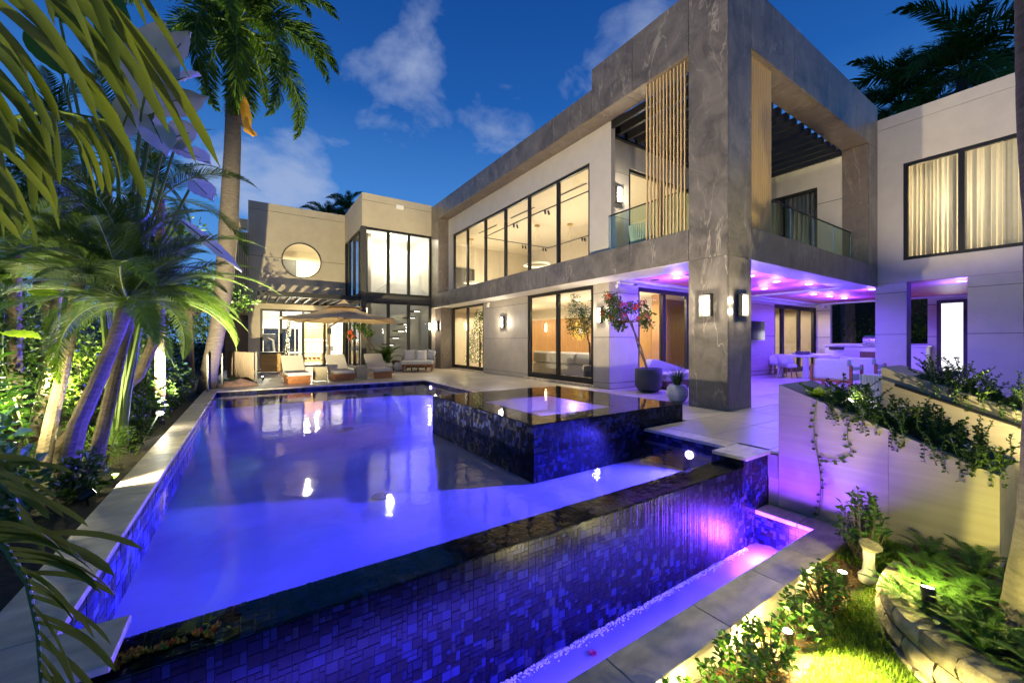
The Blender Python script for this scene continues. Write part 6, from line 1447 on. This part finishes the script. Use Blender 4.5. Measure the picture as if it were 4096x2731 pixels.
# birdbath-like stone
bb = thing('stone_birdbath', 'small stone birdbath with tilted yellow rimmed bowl on the lawn edge', 'birdbath', (4.18, 1.1, lawn_z(4.18, 1.1)), world=True); zb = lawn_z(4.18, 1.1)
MB().lathe([(.065, 0), (.07, .05), (.042, .09), (.036, .16), (.040, .27)], 18, (4.18, 1.1, zb)).build('stem', 'pot_white', bb, smooth=True)
o = MB().lathe([(.03, 0), (.075, .02), (.095, .05), (.085, .052), (.02, .03)], 22).build('bowl', 'block', bb, smooth=True); o.location = (4.18, 1.1, zb + .265); o.rotation_euler = (R(14), R(-10), 0); o.scale = (.8, .8, .9)
# lawn grass
mb = MB(); r = random.Random(9)
def in_lawn(x, y):
    if x > 4.96 or y > 1.36: return False
    if y > 1.08 - .03 * math.sin(3 * x) and x < 4.30: return False
    for (ax, ay), (bx_, by) in zip(curve, curve[1:]):
        if min(ay, by) <= y < max(ay, by) and x > ax + (bx_ - ax) * (y - ay) / (by - ay) - .03: return False
    return y > -.55
cnt = 0
while cnt < 34000:
    x, y = r.uniform(1.3, 4.96), r.uniform(-.2, 1.36)
    if not in_lawn(x, y): cnt += 0; 
    if not in_lawn(x, y): continue
    cnt += 1; z = lawn_z(x, y); a = r.uniform(0, 6.283); h = r.uniform(.025, .055); lx, ly = math.cos(a) * .018, math.sin(a) * .018; wx, wy = -math.sin(a) * .0022, math.cos(a) * .0022
    mb.add([(x - wx, y - wy, z), (x + wx, y + wy, z), (x + lx * .5 + wx * .7, y + ly * .5 + wy * .7, z + h * .7), (x + lx * .5 - wx * .7, y + ly * .5 - wy * .7, z + h * .7), (x + lx * 1.4, y + ly * 1.4, z + h)], [(0, 1, 2, 3), (3, 2, 4)])
tag(mb.build('grass', 'grass'), 'short lawn grass between shrubs and limestone blocks', 'grass', kind='stuff')
mb = MB()
for i in range(1500):
    x, y = r.uniform(1.2, 4.4), r.uniform(1.02, 1.36); z = lawn_z(x, y) + .008; s = r.uniform(.006, .018); d = rdir(r, -.1, .3); mb.leaf((x, y, z), d, (0, 0, 1), s * 2.4, s, .1)
tag(mb.build('mulch', 'dry'), 'loose bark mulch under the coping shrubs', 'mulch', kind='stuff')
# fallen leaves on the overflow wall, flower in the trough
r = random.Random(3)
for i in range(26):
    f = r.random(); p = gp(470 + 430 * f ** 1.3, 2655 - 150 * f ** 1.3 + r.uniform(-14, 10), -.10); mb = MB(); paddle(mb, (0, 0, 0), (r.uniform(.03, .055), 0, .008), r.uniform(.022, .034), (0, 0, 1), .25, .1, n=6)
    o = mb.build('fallen_leaf', ['leaf_fallen', 'leaf_bloom', 'leaf_lime', 'dry'][i % 4 if f > .4 else (0 if i % 3 else 3)], smooth=True); o.location = (p.x, max(2.225, p.y), -.096); o.rotation_euler = (r.uniform(-.3, .3), r.uniform(-.2, .2), r.uniform(0, 6.28)); tag(o, 'fallen leaf caught on the rim of the overflow wall', 'leaf', 'fallen leaves on the overflow wall')
fw_ = thing('floating_flower', 'pink flower floating in the lower trough', 'flower', tuple(gp(2372, 2615, -.96)), world=True); p = gp(2372, 2615, -.96)
for i in range(6): mb = MB(); a = i * 1.05; paddle(mb, p, p + Vector((math.cos(a) * .03, math.sin(a) * .03, .01)), .022, (0, 0, 1), .2, 0, n=5); mb.build('petal', 'leaf_pink', fw_, smooth=True)
for i, (px_, py_) in enumerate(((835, 1602), (815, 1622))): p = gp(px_, py_, .004); mb = MB(); paddle(mb, (0, 0, 0), (.14, .02, 0), .06, (0, 0, 1), .05, 0, n=6); o = mb.build('dropped_leaf', 'leaf_lime', smooth=True); o.location = p; tag(o, ('lime leaf lying on the coping nearer the black railing', 'lime leaf lying on the coping farther from the black railing')[i], 'leaf')
# ------------------------------------------------------------------ foreground fronds close to the camera
RIGHT = Vector((math.cos(TT), -math.sin(TT), 0)); UPV = Vector((0, 0, 1)); FWD = Vector((math.sin(TT), math.cos(TT), 0))
def hung_frond(label, rach, n, d0, d1, l0, l1, width, droop, seed, both=False):
    """a frond on a curved stalk; leaflets leave it in the picture directions d0..d1 (right, down) and bend with their weight"""
    t = thing('areca_frond', label, 'palm frond', tuple(cw(*rach[0])), group='areca fronds close to the camera', world=True); r = random.Random(seed)
    P_ = [cw(*p) for p in rach]; MB().tube(P_, [.010 * (1 - .7 * i / (len(P_) - 1)) for i in range(len(P_))], 7).build('stalk', 'stem', t)
    for i in range(n):
        f = (i + .5) / n * (len(P_) - 1); k = min(len(P_) - 2, int(f)); p = P_[k].lerp(P_[k + 1], f - k); g = i / max(1, n - 1)
        for sgn in ((1, -1) if both else (1,)):
            dx = d0[0] + (d1[0] - d0[0]) * g + r.uniform(-.12, .12); dy = d0[1] + (d1[1] - d0[1]) * g + r.uniform(-.12, .12)
            d = (RIGHT * dx * sgn - UPV * dy + FWD * r.uniform(-.35, .35)).normalized(); L = (l0 + (l1 - l0) * g) * r.uniform(.75, 1.15); W = width * r.uniform(.75, 1.2)
            mb = MB(); c = p.copy(); seg = 9; tw = r.uniform(-.8, .8); side = d.cross(FWD).normalized()
            for j in range(seg + 1):
                q = j / seg; w_ = W * (.35 + .65 * math.sin(math.pi * min(1, .12 + .7 * q))) * (1 if j < seg else .05); s = (side * math.cos(tw * q) + FWD * math.sin(tw * q)); nn = s.cross(d).normalized()
                mb.v += [tuple(c - s * w_ * .5), tuple(c + nn * w_ * .14), tuple(c + s * w_ * .5)]
                d = (d - UPV * droop * (.3 + q) / seg * r.uniform(.8, 1.3)).normalized(); side = (side - d * side.dot(d)).normalized(); c = c + d * L / seg
            for j in range(seg):
                a = 3 * j; mb.f += [(a, a + 1, a + 4, a + 3), (a + 1, a + 2, a + 5, a + 4)]; mb.m += [0, 0]
            mb.build('leaflet', 'leaf_fore', t, smooth=True)
    return t
hung_frond('areca frond hanging from above across the upper picture corner', [(-420, 620, 1.2), (-250, 150, 1.15), (-20, -200, 1.1), (230, -320, 1.05)], 25, (1, .35), (.75, .9), .48, .68, .031, 1.05, 1)
hung_frond('areca frond behind the first one, crossing the upper corner', [(-420, 250, 1.45), (-100, -160, 1.4), (120, -420, 1.35), (380, -440, 1.3)], 13, (1, .5), (.55, 1), .56, .56, .032, .9, 4)
hung_frond('areca frond with leaflets hanging straight down before the date palms', [(-300, 640, 1.35), (-60, 500, 1.3), (200, 440, 1.3), (420, 480, 1.3)], 20, (.35, .8), (.5, .8), .42, .28, .026, 1.7, 2)
hung_frond('areca frond reaching over the coping corner of the pool', [(-160, 2100, 1.15), (20, 2190, 1.15), (110, 2330, 1.15), (150, 2520, 1.14), (165, 2760, 1.12)], 22, (1, -.25), (.7, .6), .34, .24, .021, 1.2, 3)
hung_frond('areca frond low at the picture edge over the garden bed', [(-260, 1830, 1.5), (-60, 1880, 1.5), (60, 1990, 1.5), (90, 2140, 1.5)], 12, (1, -.3), (.8, .5), .34, .22, .022, 1.0, 6)

# ------------------------------------------------------------------ garden lights
def spike_light(name, label, p, aim, e_, c, size=110, m='lamp_green', h=.12, r=.035, blend=.7, extra=None, src=.03):
    p = Vector(p); aim = Vector(aim); t = thing(name, label, 'garden light', tuple(p), group='garden spotlights', world=True)
    d = (aim - (p + Vector((0, 0, h)))).normalized(); c0 = p + Vector((0, 0, h))
    MB().tube([p - Vector((0, 0, .02)), c0 - d * .02], .008, 6).build('spike', 'black', t)
    MB().tube([c0 - d * .07, c0 - d * .06, c0 + d * .02, c0 + d * .035], [r * .5, r * .9, r, r], 14, cap=True).build('housing', 'black', t)
    a = d.orthogonal().normalized(); b = d.cross(a); MB().add([c0 + d * .037 + (a * math.cos(i * .5236) + b * math.sin(i * .5236)) * r * .85 for i in range(12)], [tuple(range(12))]).build('lens', m, t)
    lamp('SPOT', c0 + d * .05, e_, c, t, aim, size, blend, src); return t
YEL = (1.0, .86, .30); GRN = (1.0, .93, .50)
UL = [((3291, 2300), 3.95, 'uplight among the shrubs closest to the birdbath'), ((3117, 2480), 2.98, 'uplight among the shrubs in the middle of the coping'), ((2830, 2640), 2.05, 'uplight among the shrubs by the lower picture edge')]
for i, (q, x, lb) in enumerate(UL):
    p = Vector((x, 1.20, lawn_z(x, 1.2))); spike_light('garden_uplight', lb, p, (x - .05, 1.30, 1.5), (5, 30, 34)[i], YEL, 165, h=.10)
    lamp('SPOT', p + Vector((.02, -.10, .30)), (8, 170, 190)[i], YEL, bpy.data.objects.get('garden_bed'), p + Vector((-.05, -.40, .0)), 115, .7, .03)  # lamp without a fixture, added to brighten the lawn
    lamp('POINT', (x - .12, 1.34, lawn_z(x, 1.3) + .07), (3, 20, 20)[i], YEL, bpy.data.objects.get('garden_bed'), radius=.02)
spike_light('garden_uplight', 'box shaped uplight glowing among the sword ferns', (3.72, .68, -.56), (3.95, .75, .6), 14, (1, .95, .6), 120, h=.16)
spike_light('garden_uplight', 'uplight glowing inside the handrail planter', (7.25, .42, .40), (7.3, .6, 1.6), 16, GRN, 160, h=.05)
spike_light('garden_uplight', 'small uplight at the top of the limestone planter', (5.25, 1.55, .55), (5.3, 1.0, 1.2), 5, GRN, 150, h=.06)
spike_light('garden_floodlight', 'floodlight beyond the fern bed aimed at the wing', (8.2, -1.0, .0), (15.2, 2.4, 6.4), 800, (1, .84, .60), 40, h=.2, r=.05)
# left garden
head = cw(636, 1652, 5.7)
fl_ = thing('garden_floodlight', 'bright white floodlight on a leaning stake beside the pool coping', 'garden light', tuple(gp(540, 1822, -.12)), group='garden spotlights', world=True)
MB().tube([gp(540, 1822, -.12), head], .009, 6).build('stake', 'stem', fl_); MB().tube([head + Vector((-.06, .06, -.02)), head], [.03, .045], 12).build('housing', 'black', fl_)
MB().lathe([(.005, -.028), (.03, -.014), (.036, 0), (.03, .014), (.005, .028)], 12, tuple(head + Vector((.02, -.02, 0)))).build('lens', 'lamp_green', fl_, smooth=True)
lamp('SPOT', head + Vector((.0, .10, .08)), 3600, (1, .86, .46), fl_, (2.4, 21, 6.2), 60, .6, .03)
lamp('POINT', head + Vector((.05, -.08, .02)), 3, (1, .97, .8), fl_, radius=.03)
for i, (p, aim, e_, lb) in enumerate((((-1.12, 4.72, -.12), (7.1, 8.0, 5.0), 1500, 'small spotlight on the coping edge aimed at the house front'), ((-1.75, 6.6, -.12), (-1.7, 6.2, 2.6), 60, 'hidden uplight between the date palm trunks'), ((-2.4, 7.4, -.12), (-2.6, 8.2, 2.5), 90, 'hidden uplight under the deep date palm'),
        ((-1.75, 11.6, -.12), (-2.0, 12.2, 1.5), 12, 'hidden uplight below the lime plant'), ((-2.0, 9.0, -.12), (-2.5, 9.6, 2), 260, 'hidden uplight against the hedge'), ((-1.7, 4.4, -.12), (-1.2, 4.2, 3.0), 10, 'hidden uplight in the lowest corner of the bed'), ((.35, 14.9, 0), (-.6, 13.0, 9.6), 4200, 'added terrace uplight by the slat screen aimed at the royal palm'))):  # the terrace uplight is added to brighten the royal palm crown
    spike_light('garden_uplight', lb, p, aim, e_, ((1, .84, .58) if i == 0 else GRN) if i != 3 else (.7, 1.0, .3), 90 if i == 0 else (100 if i < 6 else 50), h=.10)
spike_light('garden_uplight', 'added unseen uplight in the bed below the areca fronds', (-1.5, 1.2, -.12), (-.35, 1.05, 2.3), 170, (1, .90, .36), 75, h=.10)  # out of view, added to brighten the close fronds
spike_light('garden_uplight', 'added unseen uplight low behind the limestone blocks', (3.5, -.15, -.56), (4.98, .45, -.25), 60, (1, .90, .20), 75, h=.30)  # added to throw olive light on the planter wall
for p, e_, lb in (((-2.1, 6.35, -.12), 46, 'stake light glowing in the foliage behind the date palms'), ((-2.5, 8.9, -.12), 30, 'stake light glowing in the hedge near the pool middle'), ((-1.95, 5.2, -.12), 22, 'stake light glowing low behind the thick palm trunk')):
    t = spike_light('garden_uplight', lb, p, Vector(p) + Vector((0, 0, 3)), e_ * .5, GRN, 150, h=.45); lamp('POINT', Vector(p) + Vector((.05, .05, .75)), e_, (1, .93, .42), t, radius=.04)
spike_light('garden_floodlight', 'floodlight at the foot of the garden steps aimed at the stone frame', (6.4, -.9, -.75), (9.4, 3.9, 4.4), 650, (1, .86, .42), 62, h=.2, r=.05)
lamp('POINT', (3.86, .76, -.26), 9, (1, .92, .24), bpy.data.objects.get('fern_bed'), radius=.03)  # lamp without a fixture, added to brighten ferns and planter wall
spike_light('garden_uplight', 'added unseen uplight aimed into the crown of the closest date palm', (-1.95, 4.5, -.12), (-1.2, 5.3, 2.4), 60, (1, .92, .42), 85, h=.15)  # added to brighten the dark palm crown
spike_light('garden_uplight', 'added violet uplight at the palm trunk beyond the patio opening', (tb.x - 1.2, tb.y - .2, -1.45), (tb.x, tb.y, 1.6), 160, (.22, .14, 1.0), 90, m='lamp_violet', h=.2)  # added to tint the trunk where the patio lights do not reach
spike_light('garden_uplight', 'added light in the trees beyond the patio opening', (25.2, 5.4, -1.45), (26.5, 6.2, 1.5), 60, (1, .8, .4), 120, h=.3)  # added to lift the foliage out of black
pth = spike_light('added_stake_light', 'added unseen stake light at the lawn edge', (2.9, -.85, -.8), (2.75, .5, -.8), 45, (1, .88, .34), 80, h=.85, r=.05)  # out of view, added to brighten the coping and lawn
